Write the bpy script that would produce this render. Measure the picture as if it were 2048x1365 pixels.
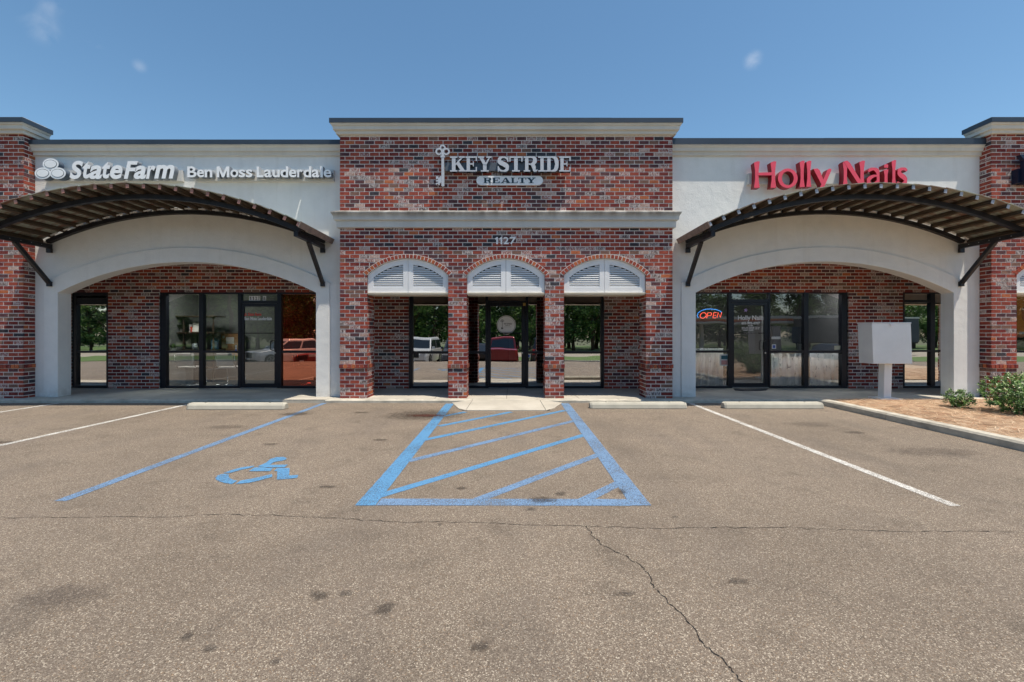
import bpy, bmesh, math, random
from math import sin, cos, pi, sqrt, atan2, radians
from mathutils import Vector, Matrix, noise as mnoise

for o in list(bpy.data.objects):
    bpy.data.objects.remove(o)
random.seed(7)
C = bpy.context.scene.collection
SC = bpy.context.scene

# ------------------------------------------------------------------ camera, sky, sun, exposure
F = 910.0          # focal length in pixels of the 2048 px wide photograph
H = 1.40           # eye height above the parking lot
HX, HY = 1023.0, 668.0
cam_d = bpy.data.cameras.new('camera')
cam = bpy.data.objects.new('camera', cam_d)
C.objects.link(cam)
cam_d.sensor_width = 36.0
cam_d.lens = F * 36.0 / 2048.0
cam_d.shift_x = (1024 - HX) / 2048.0
cam_d.shift_y = -(682.5 - HY) / 2048.0
cam_d.clip_start = 0.05
cam_d.clip_end = 600
cam.location = (0, 0, H)
cam.rotation_euler = (radians(90), 0, 0)
SC.camera = cam

SUN = Vector((0.26, -0.19, 1.0)).normalized()
sun_d = bpy.data.lights.new('sun', 'SUN')
sun_d.energy = 3.6
sun_d.angle = radians(0.5)
sun_d.color = (1.0, 0.90, 0.76)
sun = bpy.data.objects.new('sun', sun_d)
C.objects.link(sun)
sun.rotation_euler = (-SUN).to_track_quat('-Z', 'Y').to_euler()
sun.location = SUN * 40

W = bpy.data.worlds.new('World')
SC.world = W
W.use_nodes = True
wn, wl = W.node_tree.nodes, W.node_tree.links
wn.clear()
sky = wn.new('ShaderNodeTexSky')
sky.sky_type = 'NISHITA'
sky.sun_disc = False
sky.sun_elevation = math.asin(SUN.z)
sky.sun_rotation = atan2(SUN.x, SUN.y)
sky.altitude = 100
sky.air_density = 1.0
sky.dust_density = 0.5
sky.ozone_density = 1.6
bg = wn.new('ShaderNodeBackground')
bg.inputs['Strength'].default_value = 0.108
wo = wn.new('ShaderNodeOutputWorld')
hs = wn.new('ShaderNodeHueSaturation')
hs.inputs['Value'].default_value = 0.86
hs.inputs['Saturation'].default_value = 1.12
hs.inputs['Hue'].default_value = 0.490
wl.new(sky.outputs[0], hs.inputs['Color'])
# small wisps of cloud, each at its own direction in the sky
tc = wn.new('ShaderNodeTexCoord')
nz = wn.new('ShaderNodeTexNoise')
nz.inputs['Scale'].default_value = 22
nz.inputs['Detail'].default_value = 7
nz.inputs['Distortion'].default_value = 0.6
wl.new(tc.outputs['Generated'], nz.inputs['Vector'])
acc = None
for (px, py, r, a) in [(82, 52, .034, .16), (176, 105, .026, .30), (279, 133, .014, .18), (95, 2, .025, .2),
                       (1506, 121, .021, .26), (222, 128, .015, .2)]:
    d = Vector(((px - HX) / F, 1, (HY - py) / F)).normalized()
    vs = wn.new('ShaderNodeVectorMath'); vs.operation = 'DISTANCE'
    wl.new(tc.outputs['Generated'], vs.inputs[0]); vs.inputs[1].default_value = d
    mr = wn.new('ShaderNodeMapRange'); mr.interpolation_type = 'SMOOTHERSTEP'
    mr.inputs['From Min'].default_value = r; mr.inputs['From Max'].default_value = 0
    mr.inputs['To Min'].default_value = 0; mr.inputs['To Max'].default_value = a
    wl.new(vs.outputs['Value'], mr.inputs['Value'])
    if acc is None:
        acc = mr.outputs[0]
    else:
        ad = wn.new('ShaderNodeMath'); ad.operation = 'ADD'
        wl.new(acc, ad.inputs[0]); wl.new(mr.outputs[0], ad.inputs[1]); acc = ad.outputs[0]
cr = wn.new('ShaderNodeMapRange')
cr.inputs['From Min'].default_value = .42; cr.inputs['From Max'].default_value = .72
wl.new(nz.outputs['Fac'], cr.inputs['Value'])
mm = wn.new('ShaderNodeMath'); mm.operation = 'MULTIPLY'; mm.use_clamp = True
wl.new(acc, mm.inputs[0]); wl.new(cr.outputs[0], mm.inputs[1])
mx = wn.new('ShaderNodeMix'); mx.data_type = 'RGBA'
wl.new(mm.outputs[0], mx.inputs[0])
wl.new(hs.outputs[0], mx.inputs[6])
mx.inputs[7].default_value = (5.5, 5.6, 5.9, 1)
wl.new(mx.outputs[2], bg.inputs['Color'])
wl.new(bg.outputs[0], wo.inputs['Surface'])

vs_ = SC.view_settings
SC.display_settings.display_device = 'sRGB'
vs_.view_transform = 'Standard'
vs_.look = 'None'
vs_.exposure = 0.74
vs_.gamma = 1.0
vs_.use_curve_mapping = False
SC.render.engine = 'CYCLES'
SC.cycles.max_bounces = 10
SC.cycles.diffuse_bounces = 7
SC.cycles.glossy_bounces = 4
SC.cycles.transparent_max_bounces = 10
SC.cycles.caustics_reflective = False
SC.cycles.caustics_refractive = False
SC.cycles.use_denoising = True


# ------------------------------------------------------------------ measuring helpers
def SX(px, Y): return (px - HX) * Y / F
def SZ(py, Y): return H + (HY - py) * Y / F
def G(px, py, z=0.0):
    Y = F * (H - z) / (py - HY)
    return (SX(px, Y), Y)


# ------------------------------------------------------------------ object helpers
def tag(o, label=None, cat=None, group=None, kind=None):
    if label: o['label'] = label
    if cat: o['category'] = cat
    if group: o['group'] = group
    if kind: o['kind'] = kind
    return o

def link(name, data, parent=None, mat=None):
    o = bpy.data.objects.new(name, data)
    C.objects.link(o)
    if parent is not None:
        o.parent = parent
        if parent.location.length > 0 or parent.rotation_euler[2] != 0:
            bpy_m = Matrix.LocRotScale(parent.location, parent.rotation_euler, parent.scale)
            if not o.get('_local'):
                o.matrix_parent_inverse = bpy_m.inverted()
    return o

def empty(name, loc, label, cat, group=None):
    o = bpy.data.objects.new(name, None)
    C.objects.link(o)
    o.location = loc
    o.empty_display_size = .2
    return tag(o, label, cat, group)

class MB:
    """collects geometry in world coordinates; build() links it as ONE mesh object"""
    def __init__(s):
        s.v, s.f, s.m, s.sm = [], [], [], []
    def quad(s, pts, mi=0):
        b = len(s.v); s.v += [tuple(p) for p in pts]
        s.f.append(tuple(range(b, b + len(pts)))); s.m.append(mi)
    def hexa(s, p, mi=0):
        """8 points: bottom ring 0-3, top ring 4-7"""
        b = len(s.v); s.v += [tuple(q) for q in p]
        for f in ((3, 2, 1, 0), (4, 5, 6, 7), (0, 1, 5, 4), (1, 2, 6, 5), (2, 3, 7, 6), (3, 0, 4, 7)):
            s.f.append(tuple(b + i for i in f)); s.m.append(mi)
    def box(s, x0, x1, y0, y1, z0, z1, mi=0):
        s.hexa([(x0, y0, z0), (x1, y0, z0), (x1, y1, z0), (x0, y1, z0),
                (x0, y0, z1), (x1, y0, z1), (x1, y1, z1), (x0, y1, z1)], mi)
    def prism(s, poly, fn, d0, d1, mi=0):
        """poly of (u,w); fn(u,w,d)->xyz"""
        n = len(poly); b = len(s.v)
        s.v += [fn(u, w, d0) for u, w in poly] + [fn(u, w, d1) for u, w in poly]
        s.f.append(tuple(b + i for i in range(n))); s.m.append(mi)
        s.f.append(tuple(b + n + i for i in reversed(range(n)))); s.m.append(mi)
        for i in range(n):
            j = (i + 1) % n
            s.f.append((b + j, b + i, b + n + i, b + n + j)); s.m.append(mi)
    def xz(s, poly, y0, y1, mi=0):
        s.prism(poly, lambda u, w, d: (u, d, w), y0, y1, mi)
    def yz(s, poly, x0, x1, mi=0):
        s.prism(poly, lambda u, w, d: (d, u, w), x0, x1, mi)
    def xy(s, poly, z0, z1, mi=0):
        s.prism(poly, lambda u, w, d: (u, w, d), z0, z1, mi)
    def bar(s, a, b, w, h, mi=0, up=(0, 0, 1)):
        a, b = Vector(a), Vector(b)
        d = (b - a).normalized()
        r = d.cross(Vector(up))
        if r.length < 1e-4: r = d.cross(Vector((1, 0, 0)))
        r.normalize(); u = r.cross(d)
        r = r * w / 2; u = u * h / 2
        s.hexa([a - r - u, a + r - u, b + r - u, b - r - u, a - r + u, a + r + u, b + r + u, b - r + u], mi)
    def tube(s, pts, rad, n=8, mi=0, cap=True):
        pts = [Vector(p) for p in pts]
        rads = rad if isinstance(rad, (list, tuple)) else [rad] * len(pts)
        b0 = len(s.v); prev = None
        for i, p in enumerate(pts):
            d = (pts[min(i + 1, len(pts) - 1)] - pts[max(i - 1, 0)]).normalized()
            if prev is None:
                r = d.cross(Vector((0, 0, 1)))
                if r.length < 1e-3: r = d.cross(Vector((1, 0, 0)))
            else:
                r = prev - d * prev.dot(d)
            r.normalize(); prev = r; u = r.cross(d)
            for k in range(n):
                a = 2 * pi * k / n
                s.v.append(tuple(p + (r * cos(a) + u * sin(a)) * rads[i]))
        for i in range(len(pts) - 1):
            for k in range(n):
                q = (k + 1) % n
                s.f.append((b0 + i * n + k, b0 + i * n + q, b0 + (i + 1) * n + q, b0 + (i + 1) * n + k)); s.m.append(mi)
        if cap:
            s.f.append(tuple(b0 + k for k in reversed(range(n)))); s.m.append(mi)
            s.f.append(tuple(b0 + (len(pts) - 1) * n + k for k in range(n))); s.m.append(mi)
    def lathe(s, prof, cx, cy, n=20, mi=0):
        b0 = len(s.v)
        for r, z in prof:
            for k in range(n):
                a = 2 * pi * k / n
                s.v.append((cx + r * cos(a), cy + r * sin(a), z))
        for i in range(len(prof) - 1):
            for k in range(n):
                q = (k + 1) % n
                s.f.append((b0 + i * n + k, b0 + i * n + q, b0 + (i + 1) * n + q, b0 + (i + 1) * n + k)); s.m.append(mi)
        s.f.append(tuple(b0 + k for k in reversed(range(n)))); s.m.append(mi)
        s.f.append(tuple(b0 + (len(prof) - 1) * n + k for k in range(n))); s.m.append(mi)
    def mesh(s, name, mats, smooth=False):
        me = bpy.data.meshes.new(name)
        me.from_pydata(s.v, [], s.f)
        for m in (mats if isinstance(mats, (list, tuple)) else [mats]):
            me.materials.append(m)
        me.polygons.foreach_set('material_index', s.m)
        if smooth: me.polygons.foreach_set('use_smooth', [True] * len(s.f))
        me.update()
        bm = bmesh.new(); bm.from_mesh(me)
        bmesh.ops.recalc_face_normals(bm, faces=bm.faces)
        bm.to_mesh(me); bm.free()
        return me
    def build(s, name, mats, parent=None, label=None, cat=None, group=None, kind=None, bevel=0, smooth=False):
        o = link(name, s.mesh(name, mats, smooth), parent)
        if bevel:
            md = o.modifiers.new('bevel', 'BEVEL'); md.width = bevel; md.segments = 2; md.limit_method = 'ANGLE'
        return tag(o, label, cat, group, kind)

def boxo(name, x0, x1, y0, y1, z0, z1, mat, parent=None, **k):
    m = MB(); m.box(x0, x1, y0, y1, z0, z1)
    return m.build(name, mat, parent, **k)

def copy_tree(o, parent=None):
    c = o.copy(); C.objects.link(c)
    if parent is not None: c.parent = parent
    for ch in list(o.children): copy_tree(ch, c)
    return c


# ------------------------------------------------------------------ materials
class NT:
    def __init__(s, name):
        s.mat = bpy.data.materials.new(name); s.mat.use_nodes = True
        s.n, s.l = s.mat.node_tree.nodes, s.mat.node_tree.links
        s.bsdf = s.n['Principled BSDF']; s.out = s.n['Material Output']
        s.pos = s.n.new('ShaderNodeNewGeometry').outputs['Position']
    def map(s, scale=(1, 1, 1), vec=None):
        m = s.n.new('ShaderNodeMapping'); m.inputs['Scale'].default_value = scale
        s.l.new(vec or s.pos, m.inputs['Vector']); return m.outputs[0]
    def noise(s, scale, detail=4, rough=.55, vec=None, dist=0, out='Fac'):
        t = s.n.new('ShaderNodeTexNoise'); t.inputs['Scale'].default_value = scale
        t.inputs['Detail'].default_value = detail; t.inputs['Roughness'].default_value = rough
        t.inputs['Distortion'].default_value = dist
        s.l.new(vec or s.pos, t.inputs['Vector']); return t.outputs[out]
    def vor(s, scale, feature='F1', vec=None, out='Color', rnd=1):
        t = s.n.new('ShaderNodeTexVoronoi'); t.feature = feature
        t.inputs['Scale'].default_value = scale
        t.inputs['Randomness'].default_value = rnd
        s.l.new(vec or s.pos, t.inputs['Vector']); return t.outputs[out]
    def ramp(s, fac, stops, interp='LINEAR'):
        r = s.n.new('ShaderNodeValToRGB'); r.color_ramp.interpolation = interp
        e = r.color_ramp.elements
        while len(e) < len(stops): e.new(.5)
        for i, (p, c) in enumerate(stops):
            e[i].position = p
            e[i].color = (c, c, c, 1) if isinstance(c, (int, float)) else (*c, 1)
        s.l.new(fac, r.inputs['Fac']); return r.outputs[0]
    def mix(s, fac, a, b, mode='MIX'):
        m = s.n.new('ShaderNodeMix'); m.data_type = 'RGBA'; m.blend_type = mode
        for i, x in ((0, fac), (6, a), (7, b)):
            if isinstance(x, (int, float)): m.inputs[i].default_value = x if i == 0 else (x, x, x, 1)
            elif isinstance(x, tuple): m.inputs[i].default_value = (*x, 1)
            else: s.l.new(x, m.inputs[i])
        return m.outputs[2]
    def math(s, op, a, b=None, clamp=False):
        m = s.n.new('ShaderNodeMath'); m.operation = op; m.use_clamp = clamp
        for i, x in ((0, a), (1, b)):
            if x is None: continue
            if isinstance(x, (int, float)): m.inputs[i].default_value = x
            else: s.l.new(x, m.inputs[i])
        return m.outputs[0]
    def sep(s, vec=None):
        m = s.n.new('ShaderNodeSeparateXYZ'); s.l.new(vec or s.pos, m.inputs[0]); return m.outputs
    def bump(s, h, strength=.3, dist=.01):
        b = s.n.new('ShaderNodeBump'); b.inputs['Strength'].default_value = strength
        b.inputs['Distance'].default_value = dist
        s.l.new(h, b.inputs['Height']); s.l.new(b.outputs[0], s.bsdf.inputs['Normal'])
    def set(s, color=None, rough=.8, metal=0, spec=.5):
        if color is not None:
            if isinstance(color, tuple): s.bsdf.inputs['Base Color'].default_value = (*color, 1)
            else: s.l.new(color, s.bsdf.inputs['Base Color'])
        if isinstance(rough, (int, float)): s.bsdf.inputs['Roughness'].default_value = rough
        else: s.l.new(rough, s.bsdf.inputs['Roughness'])
        s.bsdf.inputs['Metallic'].default_value = metal
        s.bsdf.inputs['Specular IOR Level'].default_value = spec
        return s.mat

def plain(name, col, rough=.7, metal=0, var=.12, scale=6, bump=0, spec=.5):
    t = NT(name)
    n = t.noise(scale, 5)
    a = tuple(max(0, c * (1 - var)) for c in col); b = tuple(min(1, c * (1 + var)) for c in col)
    c = t.ramp(n, [(.3, a), (.7, b)])
    if bump: t.bump(t.noise(scale * 12, 3), bump, .004)
    return t.set(c, rough, metal, spec)

def brick_mat(name, a, b, wash=0.0):
    t = NT(name)
    n = t.noise(9, 4, vec=t.map((1, 1, 2.4)))
    c = t.ramp(n, [(.32, a), (.68, b)])
    g = t.noise(70, 3, vec=t.map((1, 1, .8)))
    c = t.mix(.35, c, t.mix(1, c, t.ramp(g, [(.3, .45), (.7, 1.5)]), 'MULTIPLY'))
    # whitish mortar smear and old paint dragged over the face
    w = t.noise(38, 4, .6, vec=t.map((1.6, 1.6, .55)))
    wm = t.ramp(w, [(.60 - .2 * wash, 0), (.68 - .17 * wash, 1)])
    big = t.noise(.9, 4, .6)
    c = t.mix(1, c, t.ramp(big, [(.3, .74), (.5, 1.0), (.7, 1.22)]), 'MULTIPLY')
    c = t.mix(t.math('MULTIPLY', wm, .18 + .67 * wash), c, (.62, .56, .54))
    t.bump(t.math('ADD', g, t.math('MULTIPLY', w, .6)), .5, .004)
    return t.set(c, .88, spec=.3)

BR = [
    brick_mat('brick_red', (.235, .042, .028), (.350, .080, .050)),
    brick_mat('brick_deep_red', (.125, .020, .020), (.225, .040, .032)),
    brick_mat('brick_purple', (.072, .030, .038), (.135, .058, .060)),
    brick_mat('brick_brown', (.150, .080, .062), (.240, .130, .098)),
    brick_mat('brick_charcoal', (.032, .029, .036), (.065, .058, .068)),
    brick_mat('brick_orange', (.35, .095, .038), (.46, .14, .058)),
    brick_mat('brick_washed_red', (.180, .055, .044), (.30, .11, .09), .72),
    brick_mat('brick_washed_dark', (.095, .060, .060), (.18, .12, .11), .72),
    brick_mat('brick_pale', (.34, .21, .17), (.48, .33, .28), .5),
]
t = NT('mortar')
c = t.ramp(t.noise(30, 4), [(.3, (.62, .58, .54)), (.7, (.78, .74, .70))])
t.bump(t.noise(220, 2), .4, .003)
M_mortar = t.set(c, .95, spec=.2)

t = NT('stucco')
n1 = t.noise(.9, 4); n2 = t.noise(5, 5)
c = t.ramp(n1, [(.3, (.74, .75, .735)), (.7, (.81, .81, .79))])
c = t.mix(.25, c, t.ramp(n2, [(.35, (.65, .655, .64)), (.65, (.80, .80, .78))]))
st = t.noise(2.2, 4, vec=t.map((3.0, 3.0, .12)))          # faint runs of dirt down the wall
c = t.mix(t.math('MULTIPLY', t.ramp(st, [(.55, 0), (.75, 1)]), .16), c, (.50, .47, .42))
zs_ = t.sep()[2]
bz = t.n.new('ShaderNodeMapRange'); bz.inputs[1].default_value = .34; bz.inputs[2].default_value = .06; t.l.new(zs_, bz.inputs[0])
c = t.mix(t.math('MULTIPLY', t.math('MULTIPLY', bz.outputs[0], t.ramp(t.noise(7, 5, .7), [(.38, 0), (.62, 1)])), .42), c, (.34, .30, .24))
t.bump(t.math('ADD', t.noise(60, 4), t.math('MULTIPLY', t.noise(6, 3), 2.2)), .28, .012)
M_stucco = t.set(c, .92, spec=.25)

t = NT('cornice_stucco')
n1 = t.noise(1.3, 5); st = t.noise(3, 4, vec=t.map((2.6, 2.6, .2)))
c = t.ramp(n1, [(.3, (.60, .58, .53)), (.7, (.70, .68, .62))])
c = t.mix(t.math('MULTIPLY', t.ramp(st, [(.5, 0), (.8, 1)]), .16), c, (.34, .31, .27))
t.bump(t.noise(90, 3), .15, .004)
M_cornice = t.set(c, .9, spec=.25)

t = NT('band_stucco')
n1 = t.noise(1.3, 5); st = t.noise(2.1, 5, vec=t.map((2.0, 2.0, .35)))
sx, sy, sz = t.sep()
hz = t.n.new('ShaderNodeMapRange'); hz.inputs[1].default_value = 3.74; hz.inputs[2].default_value = 3.88
t.l.new(sz, hz.inputs[0])
c = t.ramp(n1, [(.3, (.58, .58, .56)), (.7, (.68, .68, .65))])
dirt = t.math('MULTIPLY', t.ramp(st, [(.30, .35), (.58, 1)]), t.math('ADD', t.math('MULTIPLY', hz.outputs[0], .72), .12))
c = t.mix(dirt, c, (.12, .105, .09))
t.bump(t.noise(90, 3), .15, .004)
M_band = t.set(c, .9, spec=.25)

M_coping = plain('coping_metal', (.040, .056, .078), .42, .25, .12, 1.5)
M_coping2 = plain('coping_metal_edge', (.60, .58, .54), .5)
M_white = plain('white_shutter_paint', (.78, .79, .80), .5, var=.05, scale=3)
M_lintel = plain('cream_lintel_paint', (.68, .63, .52), .6, var=.08, scale=2)
M_ceiling = plain('portico_ceiling', (.76, .73, .66), .8, var=.06)
M_frame = plain('dark_bronze_aluminium', (.010, .012, .020), .32, .3, .15, 3)
M_handle = plain('black_handle', (.006, .006, .007), .3, .4)
M_silver = plain('aluminium_sill', (.45, .46, .48), .35, .8)
M_chrome = plain('chrome_leg', (.70, .72, .75), .18, 1.0, .04)
M_steel = plain('awning_steel', (.022, .022, .027), .45, .35, .3, 7, .2)
M_darkin = plain('interior_dark', (.05, .05, .05), .9)

t = NT('purlin_wood')
n = t.noise(6, 5, vec=t.map((9, .6, 9)))
c = t.ramp(n, [(.3, (.040, .030, .024)), (.55, (.105, .078, .056)), (.75, (.18, .135, .095))])
t.bump(n, .3, .006)
M_purlin = t.set(c, .8, spec=.2)
M_endL = plain('purlin_end_pink', (.40, .20, .16), .7, var=.3, scale=14)
M_endR = plain('purlin_end_grey', (.34, .38, .44), .6, var=.25, scale=14)
t = NT('awning_roof_sheet')
n = t.noise(2.3, 5, vec=t.map((1.2, 3, 1.2)))
c = t.ramp(n, [(.32, (.13, .060, .042)), (.44, (.17, .14, .115)), (.56, (.25, .27, .23)), (.75, (.18, .20, .16))])
M_roofsheet = t.set(t.mix(1, c, 1.5, 'MULTIPLY'), .7, .0, .3)
M_roofedge = plain('awning_edge_board', (.24, .18, .15), .6, .1, .25, 8)

t = NT('asphalt_aggregate')
v = t.vor(185, out='Color'); vx = t.sep(v)[0]; vy = t.sep(v)[1]
stone = t.ramp(vx, [(.0, (.050, .038, .030)), (.25, (.150, .122, .100)), (.5, (.215, .180, .150)), (.72, (.29, .25, .21)),
                    (.88, (.44, .40, .34)), (.965, (.78, .73, .64))])
warm = t.mix(t.ramp(vy, [(.95, 0), (.97, .7)]), stone, (.36, .23, .12))
edge = t.vor(185, 'DISTANCE_TO_EDGE', out='Distance')
c = t.mix(t.ramp(edge, [(.0, 1), (.09, 0)]), warm, (.085, .068, .056))
v2 = t.vor(430, out='Color'); f2 = t.sep(v2)[0]
c = t.mix(.38, c, t.ramp(f2, [(.0, (.08, .065, .055)), (.5, (.22, .185, .155)), (1, (.46, .41, .36))]))
lg = t.noise(.55, 5, .6); lm = t.noise(2.6, 5, .6)
c = t.mix(1, c, t.ramp(lg, [(.3, (.80, .755, .69)), (.5, (.95, .90, .825)), (.72, (1.06, 1.0, .92))]), 'MULTIPLY')
c = t.mix(1, c, t.ramp(lm, [(.28, .76), (.45, .97), (.75, 1.04)]), 'MULTIPLY')
# tyre-darkened lanes running into the stalls
lane = t.noise(1.1, 4, vec=t.map((1.0, .22, 1)))
c = t.mix(t.math('MULTIPLY', t.ramp(lane, [(.56, 0), (.74, 1)]), .30), c, (.13, .11, .10))
xs_, ys_, zs_ = t.sep()
tr_ = t.math('SINE', t.math('MULTIPLY', t.math('ADD', xs_, t.math('MULTIPLY', t.noise(.5, 2), .5)), 4.9))
c = t.mix(t.math('MULTIPLY', t.math('MULTIPLY', t.ramp(tr_, [(.35, 0), (1, 1)]), t.ramp(t.noise(.8, 3), [(.42, 0), (.66, 1)])), .26), c, (.11, .095, .085))
sp = t.noise(9, 4, .7)
c = t.mix(t.math('MULTIPLY', t.ramp(sp, [(.68, 0), (.73, 1)]), .45), c, (.09, .075, .065))
hb = t.math('ADD', t.math('MULTIPLY', edge, 3.0), t.math('MULTIPLY', f2, .5))
t.bump(hb, .55, .006)
M_asphalt = t.set(c, .82, spec=.35)

def paint_mat(name, col, worn, seed):
    t = NT(name)
    v = t.vor(185, out='Color'); vx = t.sep(v)[1]
    edge = t.vor(185, 'DISTANCE_TO_EDGE', out='Distance')
    n = t.noise(26, 5, .7); big = t.noise(1.3 + seed, 4)
    fac = t.math('ADD', t.math('MULTIPLY', n, .55), t.math('MULTIPLY', vx, .40))
    fac = t.math('ADD', fac, t.math('MULTIPLY', big, .7))
    lo = .62 + worn * .5
    a = t.ramp(fac, [(0, .0), (1, 1)])
    mr = t.n.new('ShaderNodeMapRange'); mr.inputs[1].default_value = lo - .16; mr.inputs[2].default_value = lo + .12
    mr.inputs[3].default_value = .30; mr.inputs[4].default_value = .97
    t.l.new(fac, mr.inputs[0])
    cc = t.mix(t.ramp(vx, [(.2, 0), (.9, .45)]), col, tuple(min(1, x * 1.5) for x in col))
    t.set(cc, .75, spec=.3)
    tr = t.n.new('ShaderNodeBsdfTransparent'); ms = t.n.new('ShaderNodeMixShader')
    t.l.new(mr.outputs[0], ms.inputs[0]); t.l.new(tr.outputs[0], ms.inputs[1]); t.l.new(t.bsdf.outputs[0], ms.inputs[2])
    t.l.new(ms.outputs[0], t.out.inputs['Surface'])
    t.bump(t.math('MULTIPLY', edge, 3), .25, .004)
    return t.mat
M_blue = paint_mat('blue_road_paint', (.085, .225, .40), .16, 0)
M_blue2 = paint_mat('blue_road_paint_faded', (.135, .225, .36), .32, 1)
M_wpaint = paint_mat('white_road_paint', (.56, .55, .52), .46, 2)

def stain_mat(name, col, dens):
    t = NT(name)
    tcn = t.n.new('ShaderNodeTexCoord').outputs['Generated']
    sep = t.sep(tcn)
    dx = t.math('SUBTRACT', sep[0], .5); dy = t.math('SUBTRACT', sep[1], .5)
    r = t.math('SQRT', t.math('ADD', t.math('MULTIPLY', dx, dx), t.math('MULTIPLY', dy, dy)))
    n = t.noise(14, 5, .7)
    r = t.math('ADD', r, t.math('MULTIPLY', t.math('SUBTRACT', n, .5), .95))
    mr = t.n.new('ShaderNodeMapRange'); mr.inputs[1].default_value = .46; mr.inputs[2].default_value = .22
    mr.inputs[3].default_value = 0; mr.inputs[4].default_value = dens; mr.clamp = True
    t.l.new(r, mr.inputs[0])
    tr = t.n.new('ShaderNodeBsdfTransparent'); ms = t.n.new('ShaderNodeMixShader')
    t.set(col, .6, spec=.4)
    t.l.new(mr.outputs[0], ms.inputs[0]); t.l.new(tr.outputs[0], ms.inputs[1]); t.l.new(t.bsdf.outputs[0], ms.inputs[2])
    t.l.new(ms.outputs[0], t.out.inputs['Surface'])
    return t.mat
M_stain = stain_mat('oil_stain', (.050, .040, .033), .42)
M_stain2 = stain_mat('rust_stain', (.07, .022, .014), .8)
M_damp = stain_mat('damp_stain', (.105, .085, .072), .26)
M_crack = plain('crack_dark', (.012, .010, .009), .95)  # even dark tone of the crack strips and anchor pins

t = NT('sidewalk_concrete')
c = t.ramp(t.noise(1.6, 6, .6), [(.3, (.33, .305, .25)), (.5, (.43, .395, .325)), (.72, (.52, .485, .41))])
c = t.mix(t.math('MULTIPLY', t.ramp(t.noise(7, 5, .7), [(.6, 0), (.72, 1)]), .35), c, (.22, .20, .17))
c = t.mix(.2, c, t.ramp(t.noise(160, 2), [(.3, .25), (.7, .6)]))
t.bump(t.noise(180, 3), .25, .003)
M_conc = t.set(c, .9, spec=.25)
M_concjoint = plain('joint_filler', (.07, .062, .052), .95)
t = NT('kerb_concrete')
c = t.ramp(t.noise(2.6, 6, .65), [(.3, (.32, .30, .25)), (.5, (.48, .45, .38)), (.72, (.60, .56, .47))])
c = t.mix(t.math('MULTIPLY', t.ramp(t.noise(5, 5, .7, vec=t.map((1, 1, 3))), [(.5, 0), (.7, 1)]), .45), c, (.15, .14, .125))
t.bump(t.noise(120, 3), .35, .004)
M_kerb = t.set(c, .9, spec=.25)
t = NT('wheel_stop_concrete')
c = t.ramp(t.noise(4, 6, .6), [(.3, (.38, .365, .31)), (.7, (.50, .48, .41))])
c = t.mix(t.math('MULTIPLY', t.ramp(t.noise(16, 5, .7), [(.62, 0), (.72, 1)]), .5), c, (.17, .15, .13))
t.bump(t.noise(140, 3), .35, .004)
M_stop = t.set(c, .88, spec=.25)

def glass_mat(name, tint, fac, film=None, wav=.0):
    t = NT(name)
    t.n.remove(t.bsdf)
    lw = t.n.new('ShaderNodeLayerWeight'); lw.inputs['Blend'].default_value = .12
    gl = t.n.new('ShaderNodeBsdfGlossy'); gl.inputs['Roughness'].default_value = .004
    gl.inputs['Color'].default_value = (*(film or (1, 1, 1)), 1)
    if wav:
        b = t.n.new('ShaderNodeBump'); b.inputs['Strength'].default_value = wav; b.inputs['Distance'].default_value = .01
        t.l.new(t.noise(1.4, 1), b.inputs['Height']); t.l.new(b.outputs[0], gl.inputs['Normal'])
    tr = t.n.new('ShaderNodeBsdfTransparent'); tr.inputs['Color'].default_value = (*tint, 1)
    ms = t.n.new('ShaderNodeMixShader')
    f = t.math('ADD', t.math('MULTIPLY', lw.outputs['Fresnel'], .6), fac, True)
    t.l.new(f, ms.inputs[0]); t.l.new(tr.outputs[0], ms.inputs[1]); t.l.new(gl.outputs[0], ms.inputs[2])
    t.l.new(ms.outputs[0], t.out.inputs['Surface'])
    return t.mat
M_glass_c = glass_mat('tinted_glass', (.42, .47, .45), .62, wav=.15)
M_glass_l = glass_mat('clear_glass', (.80, .84, .82), .21, wav=.15)
M_glass_r = glass_mat('salon_glass', (.93, .95, .96), .17, wav=.15)
M_glass_red = glass_mat('red_film_glass', (.75, .05, .03), .52, (1.0, .40, .27), wav=.15)


# ------------------------------------------------------------------ main planes
WALK = .065
YF, YS, YB = 9.42, 9.66, 11.10
XC0, XC1 = SX(680, YF), SX(1345, YF)
XL = SX(46, YF)              # right corner of the brick unit at the left frame edge
XR = SX(1983, YF)            # left corner of the brick unit at the right frame edge
CEIL = 3.16

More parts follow.
